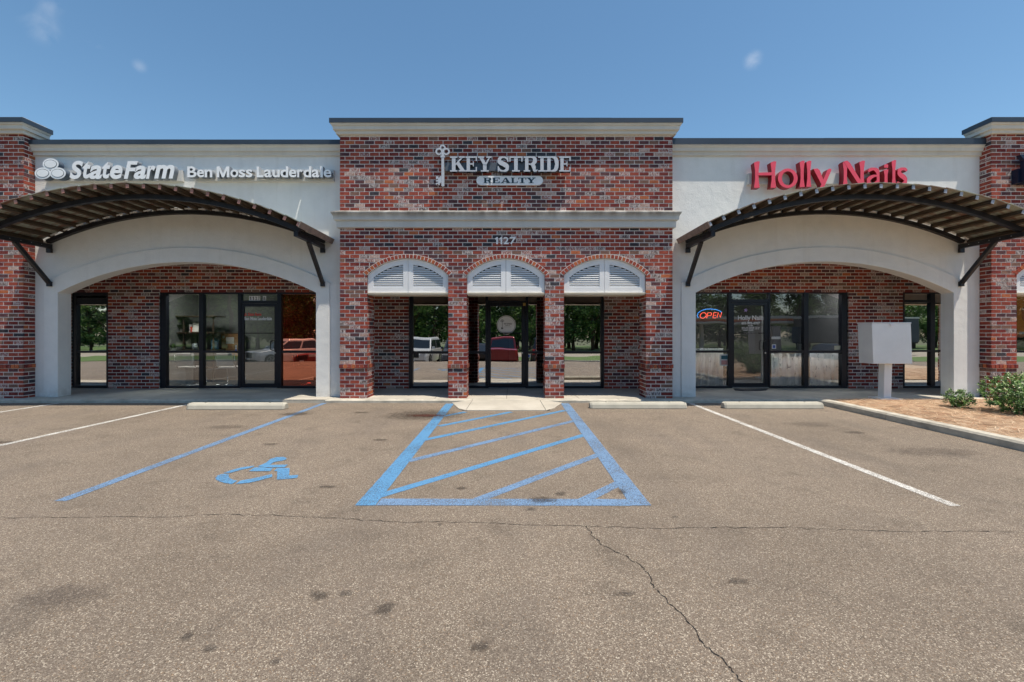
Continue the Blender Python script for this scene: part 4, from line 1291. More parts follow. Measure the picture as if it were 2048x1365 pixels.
# left bay: narrow window
bars(unit_l, dict(outer=(-50, 100, 584, 776), w=(.09, .07, .06, .06), v=[(20, 27, 584.5, 775.5)], g=[(-45, 20, 587, 774, M_glass_c), (27, 95, 587, 774, M_glass_c)]))
bars(bay_l, dict(outer=(143, 216, 584, 776), w=(.09, .07, .10, .06),
     h=[(150, 210.5, 702, 706.5), (150, 210.5, 596, 609)], g=[(150, 211, 605, 703, M_glass_c), (150, 211, 705, 773, M_glass_c)]), frame_name='window')
# left bay: office storefront
fl_ = bars(bay_l, dict(outer=(318, 652, 584, 777), w=(.14, .06, .055, .05),
     v=[(396, 404.5, 584.5, 776.5), (474, 480, 584.5, 776.5), (553, 561, 584.5, 776.5)],
     h=[(329, 396, 702, 706.5), (404.5, 474, 702, 706.5), (561, 648, 702, 706.5), (480, 553, 601.5, 607)],
     g=[(329, 397, 587, 703, M_glass_l), (329, 397, 705, 774, M_glass_l), (404, 474.5, 587, 703, M_glass_l), (404, 474.5, 705, 774, M_glass_l),
        (480, 553, 587, 602, M_glass_l), (560, 648, 587, 703, M_glass_red), (560, 648, 705, 774, M_glass_red)]))
dl = door(bay_l, 480.5, 552.5, 607.5, 776, 485.5, 547, 613.5, 768, M_glass_l, hinge=-1)
# centre
fc_ = bars(shop_c, dict(outer=(818, 1208, 584, 777.5), w=(.085, .07, .055, .06),
     v=[(895, 902, 584.5, 777), (970.5, 976.5, 584.5, 777), (1051.5, 1057, 584.5, 777), (1122, 1129, 584.5, 777)],
     h=[(824, 895, 703, 708), (902, 970.5, 703, 708), (1057, 1122, 703, 708), (1129, 1203, 703, 708), (976.5, 1051.5, 601.5, 607)],
     g=[(824, 896, 587, 704, M_glass_c), (824, 896, 707, 774, M_glass_c), (901, 971, 587, 704, M_glass_c), (901, 971, 707, 774, M_glass_c),
        (1056, 1123, 587, 704, M_glass_c), (1056, 1123, 707, 774, M_glass_c), (1128, 1204, 587, 704, M_glass_c), (1128, 1204, 707, 774, M_glass_c), (976, 1052, 587, 602, M_glass_c)]))
dc = door(shop_c, 977, 1051, 607.5, 776, 981.5, 1043, 613, 768, M_glass_c, hinge=-1)
# right bay: salon storefront
fr_ = bars(bay_r, dict(outer=(1376, 1697, 583, 777), w=(.06, .14, .055, .05),
     v=[(1458.5, 1465, 583.5, 776.5), (1538.5, 1542.5, 583.5, 776.5), (1610, 1619, 583.5, 776.5)],
     h=[(1381, 1458.5, 701.5, 706), (1542.5, 1610, 701.5, 706), (1619, 1686, 701.5, 706), (1465, 1538.5, 599, 605)],
     g=[(1381, 1459, 586, 702, M_glass_r), (1381, 1459, 705, 774, M_glass_r), (1542, 1611, 586, 702, M_glass_r), (1542, 1611, 705, 774, M_glass_r),
        (1618, 1686, 586, 702, M_glass_r), (1618, 1686, 705, 774, M_glass_r), (1465, 1539, 586, 600, M_glass_r)]))
dr = door(bay_r, 1465.5, 1538, 605.5, 775, 1470, 1531, 611, 767, M_glass_r, hinge=-1)
bars(bay_r, dict(outer=(1806, 1900, 583, 777), w=(.07, .07, .06, .06),
     v=[(1864, 1873, 583.5, 776.5)], h=[(1812, 1864, 700.5, 704.5), (1812, 1864, 600, 606), (1873, 1895, 700.5, 704.5)],
     g=[(1812, 1865, 586, 601, M_glass_c), (1812, 1865, 605, 701, M_glass_c), (1812, 1865, 704, 773, M_glass_c), (1872, 1895, 586, 701, M_glass_c), (1872, 1895, 704, 773, M_glass_c)]), frame_name='window')
bars(unit_r, dict(outer=(1960, 2190, 583, 777), w=(.07, .07, .06, .06), v=[(2080, 2088, 583.5, 776.5)], h=[(1965, 2080, 702, 706), (2088, 2185, 702, 706)],
     g=[(1965, 2080, 586, 703, M_glass_r), (2088, 2185, 586, 703, M_glass_r), (1965, 2080, 705, 774, M_glass_c), (2088, 2185, 705, 774, M_glass_c)]))

# ------------------------------------------------------------------ building mass: ceiling of the walkway, partitions, roof, rooms
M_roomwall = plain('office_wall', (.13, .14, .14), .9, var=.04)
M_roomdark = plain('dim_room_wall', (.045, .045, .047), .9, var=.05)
M_floor = plain('office_floor', (.16, .14, .12), .5, var=.15)
shell = empty('building_shell', (0, 14, 0), 'flat roofed body of the strip mall behind the brick and stucco fronts', 'building')
boxo('portico_ceiling', -13.6, 13.6, YS + .26, YB + .2, CEIL, CEIL + .05, M_ceiling, shell)
boxo('roof', -13.6, 13.6, YS + .27, 17.2, 4.72, 4.82, M_coping, shell)
boxo('rear_wall', -13.6, 13.6, 17.0, 17.2, -.02, 4.71, M_stucco, shell)
for x in (-13.6, 13.4): boxo('end_wall', x, x + .2, YB + .21, 16.99, -.02, 4.71, M_stucco, shell)
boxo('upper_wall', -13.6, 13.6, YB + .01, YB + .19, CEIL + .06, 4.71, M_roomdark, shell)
boxo('room_ceiling', -13.4, 13.4, YB + .21, 16.99, 2.75, 2.80, M_roomwall, shell)
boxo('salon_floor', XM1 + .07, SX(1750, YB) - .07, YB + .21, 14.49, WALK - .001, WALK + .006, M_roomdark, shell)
boxo('room_floor', -13.4, 13.4, YB + .0, 16.99, .046, WALK - .002, M_floor, shell)
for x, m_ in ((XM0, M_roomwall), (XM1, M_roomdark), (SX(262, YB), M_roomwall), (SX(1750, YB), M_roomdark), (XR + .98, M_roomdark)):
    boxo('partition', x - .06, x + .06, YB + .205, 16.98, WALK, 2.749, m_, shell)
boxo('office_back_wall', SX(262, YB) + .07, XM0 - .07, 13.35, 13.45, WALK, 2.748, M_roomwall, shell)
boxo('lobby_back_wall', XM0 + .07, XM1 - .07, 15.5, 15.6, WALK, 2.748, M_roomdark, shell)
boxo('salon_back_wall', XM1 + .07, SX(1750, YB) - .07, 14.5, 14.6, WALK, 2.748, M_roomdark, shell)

# ------------------------------------------------------------------ arched awnings
def awning(cx, label, m_end, m_corner):
    YF0, YB0 = 8.12, 9.645
    e = empty('awning', (cx, 9.6, 3.3), label, 'awning', 'arched awnings over the stucco storefronts')
    R, ztop, hs_ = 7.26, 4.095, 3.10
    zc = ztop - R
    amax = math.asin(hs_ / R)
    def pt(a, r): return (cx + r * sin(a), zc + r * cos(a))
    def seg(name, a0, a1, r0, r1, y0, y1, mat, n=1, tilt=0.0):
        mb = MB()
        for i in range(n):
            p, q = a0 + (a1 - a0) * i / n, a0 + (a1 - a0) * (i + 1) / n
            mb.xz([pt(p, r0), pt(q, r0), pt(q, r1 + tilt), pt(p, r1)], y0, y1)
        return mb.build(name, mat, e)
    N = 22
    for i in range(N):
        a0, a1 = -amax + 2 * amax * i / N, -amax + 2 * amax * (i + 1) / N
        mb = MB(); up, dn = (.012, 0) if a0 < 0 else (0, .012)
        # overlapping roof sheets: the upper one laps over the lower one
        up, dn = (0, .012) if (a0 + a1) < 0 else (.012, 0)
        mb.xz([pt(a0 - .0006, R - .012 + up), pt(a1 + .0006, R - .012 + dn), pt(a1 + .0006, R + dn), pt(a0 - .0006, R + up)], YF0, YB0)
        mb.build('roof_sheet', (M_roofsheet), e)
    for i in range(N + 1):
        a = -amax + 2 * amax * i / N
        if i == 0: a += .003
        if i == N: a -= .003
        w = .0265 / R
        mb = MB(); mb.xz([pt(a - w, R - .092), pt(a + w, R - .092), pt(a + w, R - .0125), pt(a - w, R - .0125)], YF0 + .02, YB0 - .02)
        p = mb.build('purlin', M_purlin, e)
        mb = MB(); mb.xz([pt(a - w, R - .088), pt(a + w, R - .088), pt(a + w, R - .018), pt(a - w, R - .018)], YF0 + .012, YF0 + .0195)
        mb.build('end_cap', m_end, p)
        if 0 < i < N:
            # white blocks painted in for daylight showing through the gap at the wall
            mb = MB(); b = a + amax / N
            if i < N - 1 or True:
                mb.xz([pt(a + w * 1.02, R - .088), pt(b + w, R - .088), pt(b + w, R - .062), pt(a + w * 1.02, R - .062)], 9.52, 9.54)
                mb.build('painted_daylight_gap', M_white, e)
    seg('front_beam', -amax * .955, amax * .955, R - .178, R - .0925, 8.47, 8.55, M_steel, 36)
    seg('wall_beam', -amax * .955, amax * .955, R - .168, R - .0925, 9.565, 9.652, M_steel, 36)
    for s_ in (-1, 1):
        a = s_ * amax
        mb = MB(); x_, z_ = pt(a, R)
        d = Vector((cos(a), 0, -sin(a))); n = Vector((sin(a), 0, cos(a)))
        o = Vector((x_, 0, z_))
        q = [o + d * (s_ * .0005), o + d * (s_ * .0205), o + d * (s_ * .0205) - n * .115, o + d * (s_ * .0005) - n * .115]
        q = [(v.x, v.z + .012) for v in q]
        mb.xz(q, YF0, YB0); mb.build('edge_board', M_roofedge, e)
        bx = cx + s_ * 2.885
        zt = 3.292
        mb = MB(); mb.box(bx - .04, bx + .04, 8.40, 9.632, zt - .09, zt); arm = mb.build('bracket_arm', M_steel, e, bevel=.004)
        mb = MB(); mb.box(bx - .045, bx + .045, 9.575, 9.631, 3.11, zt - .091); mb.build('wall_plate', M_steel, arm)
        mb = MB()
        mb.bar((bx, 9.60, 2.47), (bx, 8.93, 3.21), .07, .07); mb.build('strut', M_steel, e, bevel=.004)
        mb = MB(); mb.box(bx - .04, bx + .04, 9.575, 9.631, 2.40, 2.50); mb.build('strut_foot', M_steel, e)
        for k in range(5):
            yb = 8.6 + k * .2
            mb = MB(); mb.xz([(bx - .041 - .006, zt - .05), (bx - .041, zt - .05), (bx - .041, zt - .038), (bx - .047, zt - .038)], yb, yb + .012) if s_ > 0 else mb.xz([(bx + .041, zt - .05), (bx + .047, zt - .05), (bx + .047, zt - .038), (bx + .041, zt - .038)], yb, yb + .012)
            mb.build('bolt', M_silver, arm)
    return e
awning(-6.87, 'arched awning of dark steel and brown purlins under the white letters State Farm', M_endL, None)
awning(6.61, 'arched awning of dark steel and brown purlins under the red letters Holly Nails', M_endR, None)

# ------------------------------------------------------------------ wall signs on the stucco
yf = YS - .19
sf = empty('shop_sign', (SX(220, YS), YS, SZ(345, YS)), 'white italic raised letters State Farm with three ovals above the left awning', 'sign')
boxo('raceway', SX(92, YS - .07), SX(364, YS - .07), YS - .07, YS - .002, SZ(364.5, YS), SZ(343, YS), M_racew, sf)
def ellipse(cx, cz, rx, rz, n=28): return [(cx + rx * cos(2 * pi * i / n), cz + rz * sin(2 * pi * i / n)) for i in range(n)]
sc_ = yf / F
for i, (px, py) in enumerate(((101.2, 328.6), (85.6, 347), (115.8, 347))):
    cx, cz = SX(px, yf), SZ(py, yf)
    mb = MB(); mb.xz(ellipse(cx, cz, 16.2 * sc_, 11.6 * sc_), yf - i * .0015, yf + .12)
    o = mb.build('logo_oval', (M_face, M_side), sf)
    for p in o.data.polygons: p.material_index = 0 if abs(p.normal.y) > .9 else 1
    mb = MB(); mb.xz(ellipse(cx, cz, 12.6 * sc_, 8.4 * sc_), yf - i * .0015 - .003, yf - i * .0015 - .0005); mb.build('oval_ring', M_navy, o)
    mb = MB(); mb.xz(ellipse(cx, cz, 11.7 * sc_, 7.6 * sc_), yf - i * .0015 - .006, yf - i * .0015 - .0032); mb.build('oval_face', M_face, o)
for ch, a, b, t_, bt in (('S', 139, 166, 322, 358.5), ('t', 165, 181, 323, 357.5), ('a', 178, 204, 331, 358.5), ('t', 204, 220.5, 323.5, 357.5), ('e', 220, 245, 330.5, 358.5),
                        ('F', 247.7, 275.5, 322.5, 358), ('a', 267.5, 292.5, 331.5, 358.5), ('r', 292, 311, 331.5, 358), ('m', 308.5, 349, 330, 357.5)):
    letter('letter', ch, SX(a, yf), SX(b, yf), SZ(bt, yf), SZ(t_, yf), yf, yf + .12, M_face, sf, off=.032, shear=.22, mats=(M_face, M_side2))
yf = YS - .19
bm_ = empty('shop_sign', (SX(520, YS), YS, SZ(345, YS)), 'small white raised letters Ben Moss Lauderdale on a pale raceway', 'sign')
boxo('raceway', SX(392, YS - .07), SX(667, YS - .07), YS - .07, YS - .002, SZ(364.5, YS), SZ(342, YS), M_racew, bm_)
LS = [('B', 374.4, 393, 333.2), ('e', 394, 408.2, 339.3), ('n', 409.3, 424.5, 339.3), ('M', 433.3, 458.6, 333.2), ('o', 460.7, 476.3, 339.3), ('s', 477.3, 490.2, 339.3), ('s', 491.4, 504.6, 339.3),
      ('L', 513.2, 527, 333.2), ('a', 528.4, 543.2, 339.3), ('u', 544.8, 559.4, 339.5), ('d', 560.8, 576.4, 332.8), ('e', 577.8, 592.6, 339.3), ('r', 594.6, 605, 339.3),
      ('d', 606.6, 622.4, 332.8), ('a', 623.6, 638.6, 339.3), ('l', 640.6, 645.6, 332.8), ('e', 647, 662.6, 339.3)]
for ch, a, b, t_ in LS:
    if ch == 'M': glyph('letter', SLAB['m'], SX(a, yf), SX(b, yf), SZ(355, yf), SZ(t_, yf), yf, yf + .11, (M_face, M_side2), bm_); continue
    letter('letter', ch, SX(a, yf), SX(b, yf), SZ(355, yf), SZ(t_, yf), yf, yf + .11, M_face, bm_, off=.010 if ch == 'M' else .022, mats=(M_face, M_side2))
yf = YS - .24
hn = empty('shop_sign', (SX(1660, YS), YS, SZ(350, YS)), 'deep red raised letters Holly Nails above the right awning', 'sign')
boxo('raceway', SX(1498, YS - .1), SX(1800, YS - .1), YS - .10, YS - .002, SZ(371, YS), SZ(350, YS), M_racew, hn)
for ch, a, b, t_, bt in (('H', 1508.5, 1553, 323, 376), ('o', 1556, 1595.5, 337.5, 376.5), ('l', 1599.2, 1609.5, 321.8, 374.5), ('l', 1612.7, 1622.8, 321.8, 374), ('y', 1626.8, 1663, 337.5, 384),
                        ('N', 1685.5, 1729.5, 321.8, 374.5), ('a', 1733.5, 1762, 336.5, 372.5), ('i', 1767.3, 1777, 328.5, 372.5), ('l', 1783.2, 1792.4, 320.5, 372.5), ('s', 1792, 1817, 336, 371)):
    glyph('letter', FLARE[ch], SX(a, yf), SX(b, yf), SZ(bt, yf), SZ(t_, yf), yf, yf + .135, (M_redface, M_redside), hn)
# sign cut off by the right edge
bs = empty('shop_sign', (SX(2050, YF), YF, SZ(345, YF)), 'dark raised sign letters on brick cut off by the right edge of the picture', 'sign')
yf = YF - .20
mb = MB(); mb.box(SX(2054, yf), SX(2130, yf), yf + .08, YF - .003, SZ(365, yf), SZ(342, yf)); mb.build('raceway', M_blacksign, bs)
mb = MB(); mb.xz([(SX(2040, yf), SZ(310, yf)), (SX(2085, yf), SZ(310, yf)), (SX(2085, yf), SZ(362, yf)), (SX(2049, yf), SZ(362, yf)), (SX(2049, yf), SZ(320, yf))], yf, yf + .079); mb.build('letter', M_blacksign, bs)
mb = MB(); mb.box(SX(2044, yf), SX(2053, yf), yf + .07, YF - .003, SZ(364, yf), SZ(335, yf)); mb.build('junction_box', M_blacksign, bs)

# ------------------------------------------------------------------ cabinet on a post
cb = empty('post_cabinet', (7.44, 9.03, .1), 'blank light grey metal box on a square post between the two right hand windows', 'box')
M_cab = plain('cabinet_grey_paint', (.80, .81, .81), .42, .15, .05, 3)
def boxlean(mb, x0, x1, y0, y1, z0, z1, lean=0.03, taper=.0):
    mb.hexa([(x0 + lean, y0, z0), (x1 + lean, y0, z0), (x1 + lean, y1, z0), (x0 + lean, y1, z0), (x0, y0, z1), (x1, y0, z1), (x1, y1, z1), (x0, y1, z1)])
mb = MB(); boxlean(mb, 7.01, 7.77, 8.85, 9.22, .815, 1.595); cab = mb.build('cabinet_body', M_cab, cb, bevel=.008)
mb = MB(); boxlean(mb, 7.004, 7.776, 8.843, 9.227, 1.597, 1.622, 0); mb.build('lid', M_cab, cb, bevel=.006)
mb = MB(); mb.xz([(7.345, 1.60), (7.43, 1.60), (7.42, 1.565), (7.40, 1.55), (7.375, 1.55), (7.355, 1.565)], 8.822, 8.8345); mb.build('latch', M_white, cb)
mb = MB(); boxlean(mb, 7.35, 7.50, 8.96, 9.11, .135, .814, -.02); mb.build('post', M_cab, cb, bevel=.006)
mb = MB(); mb.box(7.20, 7.62, 8.86, 9.19, .095, .134); mb.build('base_plate', M_cab, cb)

# ------------------------------------------------------------------ shrubs
M_leaf = []
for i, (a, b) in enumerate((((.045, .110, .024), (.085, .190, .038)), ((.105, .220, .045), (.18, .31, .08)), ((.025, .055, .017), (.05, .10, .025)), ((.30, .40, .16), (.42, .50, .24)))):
    t = NT('shrub_leaf_%s' % 'abcd'[i]); c = t.ramp(t.noise(16, 3), [(.3, a), (.7, b)]); M_leaf.append(t.set(c, .38, spec=.5))
M_bark = plain('bark', (.085, .055, .035), .9, var=.3, scale=12, bump=.4)
def shrub(name, cx, cy, cz, rx, ry, rz, n, ls, label, seed):
    rnd = random.Random(seed)
    e = empty(name, (cx, cy, cz), label, 'shrub', 'leafy shrubs in the mulch bed')
    st = MB()
    tips = []
    for i in range(14 if n < 2000 else 34):
        a = rnd.uniform(0, 2 * pi); q = rnd.uniform(.3, .85)
        p2 = (cx + rx * q * cos(a), cy + ry * q * sin(a), cz + rz * rnd.uniform(.5, 1.5))
        st.tube([(cx + .02 * cos(a), cy + .02 * sin(a), cz - .01), (cx + rx * q * .45 * cos(a), cy + ry * q * .45 * sin(a), cz + rz * .5), p2], [.009, .006, .003], 5)
    st.build('stem', M_bark, e)
    mb = MB(); k = 0
    sprigs = []
    m = n // 9
    while len(sprigs) < m:
        d = Vector((rnd.gauss(0, 1), rnd.gauss(0, 1), rnd.gauss(0, 1))).normalized()
        r = rnd.random() ** .33
        lob = 1 + .22 * mnoise.noise(d * 2.1 + Vector((seed, 0, 0))) + .10 * mnoise.noise(d * 5 + Vector((seed, 1, 0)))
        z = cz + rz * 1.0 + d.z * rz * r * lob
        if z < cz + .05: continue
        sprigs.append((Vector((cx + d.x * rx * r * lob, cy + d.y * ry * r * lob, z)), (d * .8 + Vector((0, 0, .9)) + Vector((rnd.gauss(0, .3), rnd.gauss(0, .3), 0))).normalized(), r))
    for p, ax, r in sprigs:
        tip = p + ax * ls * 1.2
        for j in range(9):
            a = j * 2.4 + rnd.random(); f = j / 9
            side = ax.cross(Vector((cos(a), sin(a), .3))).normalized()
            dirv = (side * (1 - .45 * f) + ax * (.25 + .6 * f) + Vector((0, 0, .1))).normalized()
            L = ls * rnd.uniform(.75, 1.15) * (1 - .3 * f); w = L * .24
            b = p + ax * ls * 1.1 * f
            u = dirv.cross(ax).normalized()
            nrm = u.cross(dirv)
            mid = b + dirv * L * .5; end = b + dirv * L - nrm * 0 - Vector((0, 0, L * .12))
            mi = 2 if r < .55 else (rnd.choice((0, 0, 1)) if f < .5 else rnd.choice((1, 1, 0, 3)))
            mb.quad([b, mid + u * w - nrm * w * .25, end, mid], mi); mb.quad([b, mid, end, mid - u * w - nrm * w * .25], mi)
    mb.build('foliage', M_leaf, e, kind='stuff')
shrub('shrub', 7.70, 7.85, .10, .215, .20, .155, 1300, .048, 'small low green shrub standing alone beside the larger bush', 3)
shrub('shrub', 8.27, 7.25, .09, .60, .50, .33, 8000, .055, 'large rounded green shrub at the right edge in front of the brick pier', 8)

# ------------------------------------------------------------------ lettering and stickers on the glass
def lettering(s_, x0, x1, y0, y1, Y, mat, parent, off=.012, name='lettering'):
    letter(name, s_, SX(x0, Y), SX(x1, Y), SZ(y1, Y), SZ(y0, Y), Y - .0008, Y, mat, parent, off=off)
def sticker(x0, x1, y0, y1, Y, mat, parent, name='sticker'):
    mb = MB(); mb.box(SX(x0, Y), SX(x1, Y), Y - .001, Y, SZ(y1, Y), SZ(y0, Y)); return mb.build(name, mat, parent)
GY = YB + .069
M_wl = plain('white_vinyl', (.75, .75, .75), .6, var=.02)
M_rl = plain('red_vinyl', (.62, .03, .02), .6, var=.02)
M_bl = plain('black_vinyl', (.01, .01, .01), .6)
M_blue_st = plain('blue_vinyl', (.03, .10, .42), .6)
M_teal = plain('teal_print', (.02, .10, .12), .6)
M_paper = plain('paper_white', (.62, .62, .58), .8, var=.03)
for i, (x, y) in enumerate(((491.5, 628.2), (489.9, 631), (493.1, 631))):
    mb = MB(); mb.xz(ellipse(SX(x, GY), SZ(y, GY), .019, .013, 14), GY - .001, GY); mb.build('sticker', M_rl, dl)
lettering('State Farm', 496, 522.5, 626, 632.2, GY, M_rl, dl, .03)
lettering('Ben Moss Lauderdale', 489, 543.5, 634.3, 640.8, GY, M_wl, dl, .02)
GF = YB + .082
for ch, a, b in (('1', 498.5, 503.5), ('1', 504.2, 509), ('2', 509.8, 514.6), ('7', 515.4, 520), ('B', 526, 531.5)):
    sticker(a - .4, b + .4, 592.3, 602, GF, M_wl, fl_, 'number_tile')
    if ch == '1': glyph('number', SLAB['1'], SX(a + 1.3, GF), SX(b - 1, GF), SZ(600.6, GF), SZ(593.8, GF), GF - .003, GF - .0015, M_bl, fl_)
    else: lettering(ch, a + 1, b - .8, 593.8, 600.6, GF - .0015, M_bl, fl_, .015, 'number')
for y, m_ in ((691, M_paper), (695.4, M_paper), (699.5, M_blue_st)):
    sticker(470.3, 473.7, y, y + 3.6, GF, m_, fl_)
# round sign on the centre door
GC = YB + .066
def disc(cx, cy, r, Y, mat, parent, name='sticker', n=40):
    mb = MB(); mb.xz([(SX(cx, Y) + r * cos(2 * pi * i / n), SZ(cy, Y) + r * sin(2 * pi * i / n)) for i in range(n)], Y - .001, Y); return mb.build(name, mat, parent)
dsc = disc(1012.5, 650.5, .232, GC, M_wl, dc, 'round_sign')
disc(1012.5, 650.5, .218, GC - .0015, M_bl, dc, 'round_sign_ring'); disc(1012.5, 650.5, .211, GC - .003, M_wl, dc, 'round_sign_face')
GK = GC - .0045
mb = MB(); mb.box(SX(1004.2, GK), SX(1004.9, GK), GK - .001, GK, SZ(659, GK), SZ(643, GK)); mb.box(SX(1002.4, GK), SX(1004.1, GK), GK - .001, GK, SZ(658.6, GK), SZ(655.4, GK))
mb.box(SX(1005, GK), SX(1006.4, GK), GK - .001, GK, SZ(658, GK), SZ(656, GK))
for x, y in ((1004.5, 640.6), (1002.8, 642.6), (1006.2, 642.6)):
    ring(mb, SX(x, GK), SZ(y, GK), .022, .015, GK - .001, GK, 12)
mb.build('key_print', M_bl, dc)
lettering('KEY STRIDE', 1008, 1023.5, 646.6, 649.4, GK, M_bl, dc, .02)
lettering('REALTY', 1011, 1020.5, 650.4, 652.2, GK, M_bl, dc, .01)
sticker(1007.5, 1023, 654.2, 654.5, GK, M_bl, dc, 'rule')
sticker(1052.8, 1060.5, 708.8, 716, GC, M_wl, fc_); sticker(1054, 1059.4, 710, 714.8, GC - .0015, M_blue_st, fc_)
sticker(1046, 1051.5, 606.5, 612, YB + .04, plain('brass', (.55, .38, .12), .35, .8), dc, 'hinge_plate')
# salon door
lettering('Holly Nails', 1476, 1527.5, 631.5, 643.5, GY, M_wl, dr, .012)
lettering('601-992-4707', 1483, 1519.5, 644.4, 649.4, GY, M_wl, dr, .025)
lettering('HOURS', 1496, 1506, 651, 653, GY, M_wl, dr, .03)
lettering('MON - FRI : 10:00 AM - 7:00 PM', 1483.5, 1519, 654.6, 656.6, GY, M_wl, dr, .02)
lettering('SATURDAY : 9:00 AM - 6:00 PM', 1483.5, 1518, 657.3, 659.2, GY, M_wl, dr, .02)
lettering('SUNDAY : CLOSED', 1486, 1507, 660, 662, GY, M_wl, dr, .02)
lettering('WALK-INS WELCOME', 1487, 1515.5, 665.6, 668, GY, M_wl, dr, .03)
mb = MB(); mb.xz([(SX(1491.5, GY) + (.055 if i % 2 == 0 else .022) * sin(i * pi / 5 + .2), SZ(621, GY) + (.055 if i % 2 == 0 else .022) * cos(i * pi / 5 + .2)) for i in range(10)], GY - .001, GY)
mb.build('star_sticker', plain('lilac_vinyl', (.40, .28, .60), .5), dr)
GR = YB + .080
pap = sticker(1440, 1458, 709, 732, GR, M_paper, fr_, 'permit'); sticker(1442.5, 1455, 711.5, 719, GR - .0015, M_teal, fr_, 'permit_print')
sticker(1442.5, 1455, 721, 730, GR - .0015, plain('pink_print', (.55, .25, .22), .7), fr_, 'permit_print')
lettering('OPEN', 1444.5, 1453, 713, 717, GR - .003, M_wl, fr_, .02) if False else None
sticker(1543, 1561, 673.8, 678.6, GR, M_paper, fr_); sticker(1544, 1552, 689.2, 698, GR, M_wl, fr_); sticker(1545.4, 1550.6, 690.8, 696.6, GR - .0015, M_blue_st, fr_)
sticker(1669, 1681, 692, 700, GR, plain('cream_card', (.60, .58, .42), .7), fr_)
# doormat
mb = MB(); mb.xy([(SX(1470, 10.9), 10.98), (SX(1540, 10.9), 10.98), (SX(1541, 10.55), 10.72), (SX(1525, 10.5), 10.62), (SX(1490, 10.5), 10.60), (SX(1475, 10.6), 10.72)], WALK + .001, WALK + .012)
mb.build('doormat', plain('rubber_mat', (.012, .016, .024), .7, var=.4, scale=30), None, 'dark blue doormat lying before the salon door', 'doormat', bevel=.003)

# neon OPEN sign
M_neonr = NT('neon_red'); M_neonr.bsdf.inputs['Emission Color'].default_value = (1, .10, .05, 1); M_neonr.bsdf.inputs['Emission Strength'].default_value = 1.1; M_neonr = M_neonr.set((.6, .1, .08), .4)
M_neonb = NT('neon_blue'); M_neonb.bsdf.inputs['Emission Color'].default_value = (.05, .35, 1, 1); M_neonb.bsdf.inputs['Emission Strength'].default_value = .8; M_neonb = M_neonb.set((.1, .2, .6), .4)
YN = YB + .16
no = empty('neon_sign', (SX(1418, YN), YN, SZ(630, YN)), 'red and blue neon OPEN sign hanging inside the salon window', 'sign')
def npt(x, y, dy=0): return (SX(x, YN), YN + dy, SZ(y, YN))
mb = MB(); mb.tube([npt(x, y) for x, y in [(1396.5, 636), (1394.5, 632), (1396, 626.5), (1403, 621.5), (1412, 619), (1422, 618.4), (1432, 619.6), (1440, 622.4), (1443, 625)]], .008, 6); mb.build('blue_tube', M_neonb, no, smooth=True)
for poly_ in ([(1406 + 6.0 * cos(a) + 1.2 * sin(a), 631.4 - 5.6 * sin(a)) for a in [i * pi / 8 for i in range(17)]],
              [(1413, 637), (1415.5, 626), (1421, 625.6), (1423, 628), (1421.5, 631.3), (1415.2, 632)],
              [(1432.6, 625.8), (1427.0, 626), (1426.4, 631.2), (1431.6, 631.0)], [(1426.3, 631.4), (1425.4, 636.4), (1431.2, 636.2)],
              [(1433.6, 636), (1435.6, 625.4), (1440.5, 635.6), (1443, 625.2)]):
    mb = MB(); mb.tube([npt(x, y, -.01) for x, y in poly_], .008, 6); mb.build('red_tube', M_neonr, no, smooth=True)
mb = MB(); mb.box(*[SX(1398, YN), SX(1441, YN)], YN + .014, YN + .020, SZ(633.6, YN), SZ(632.4, YN)); mb.build('backing_rail', M_bl, no)

# ------------------------------------------------------------------ posters behind glass
t = NT('orange_poster')
sx, sy, sz = t.sep()
base = t.ramp(t.noise(2.2, 4), [(.35, (.80, .18, .015)), (.6, (.92, .36, .03))])
hzr = t.n.new('ShaderNodeMapRange'); hzr.inputs[1].default_value = 1.15; hzr.inputs[2].default_value = 1.75; t.l.new(sz, hzr.inputs[0])
bandc = t.ramp(hzr.outputs[0], [(.0, (.10, .14, .22)), (.25, (.12, .18, .28)), (.4, (.55, .30, .16)), (.6, (.75, .25, .03)), (1, (.82, .36, .02))])
c = t.mix(.55, base, bandc)
M_poster = t.set(c, .6)
po = empty('poster', (SX(2075, YB), YB + .12, SZ(640, YB)), 'orange poster with round brown food picture in the window at the right edge', 'poster')
YP = YB + .13
mb = MB(); mb.box(SX(2034, YP), SX(2084, YP), YP, YP + .004, SZ(675, YP), SZ(587, YP)); mb.build('sheet', M_poster, po)
disc(2064, 628, .27, YP - .001, plain('brown_food_print', (.60, .19, .04), .7, var=.45, scale=14), po, 'food_picture')
sticker(2038, 2080, 664, 669, YP - .001, M_paper, po, 'caption_strip')
po2 = tag(boxo('poster', SX(1874.5, YP), SX(1897, YP), YP, YP + .004, SZ(700, YP), SZ(590, YP), M_poster), 'narrow orange and blue poster beside the right pier of the salon arch', 'poster')
wb = tag(boxo('notice_board', SX(1814, YB + .2), SX(1861, YB + .2), YB + .2, YB + .215, SZ(700, YB + .2), SZ(627, YB + .2), plain('white_board', (.45, .46, .45), .7, var=.04)), 'blank off white board propped behind the narrow salon window', 'board')
db = tag(boxo('dark_board', SX(1546, YB + .25), SX(1602, YB + .25), YB + .25, YB + .27, SZ(701, YB + .25), SZ(654, YB + .25), plain('charcoal_board', (.045, .05, .06), .5)), 'charcoal screen standing behind the salon pane right of the door', 'board')

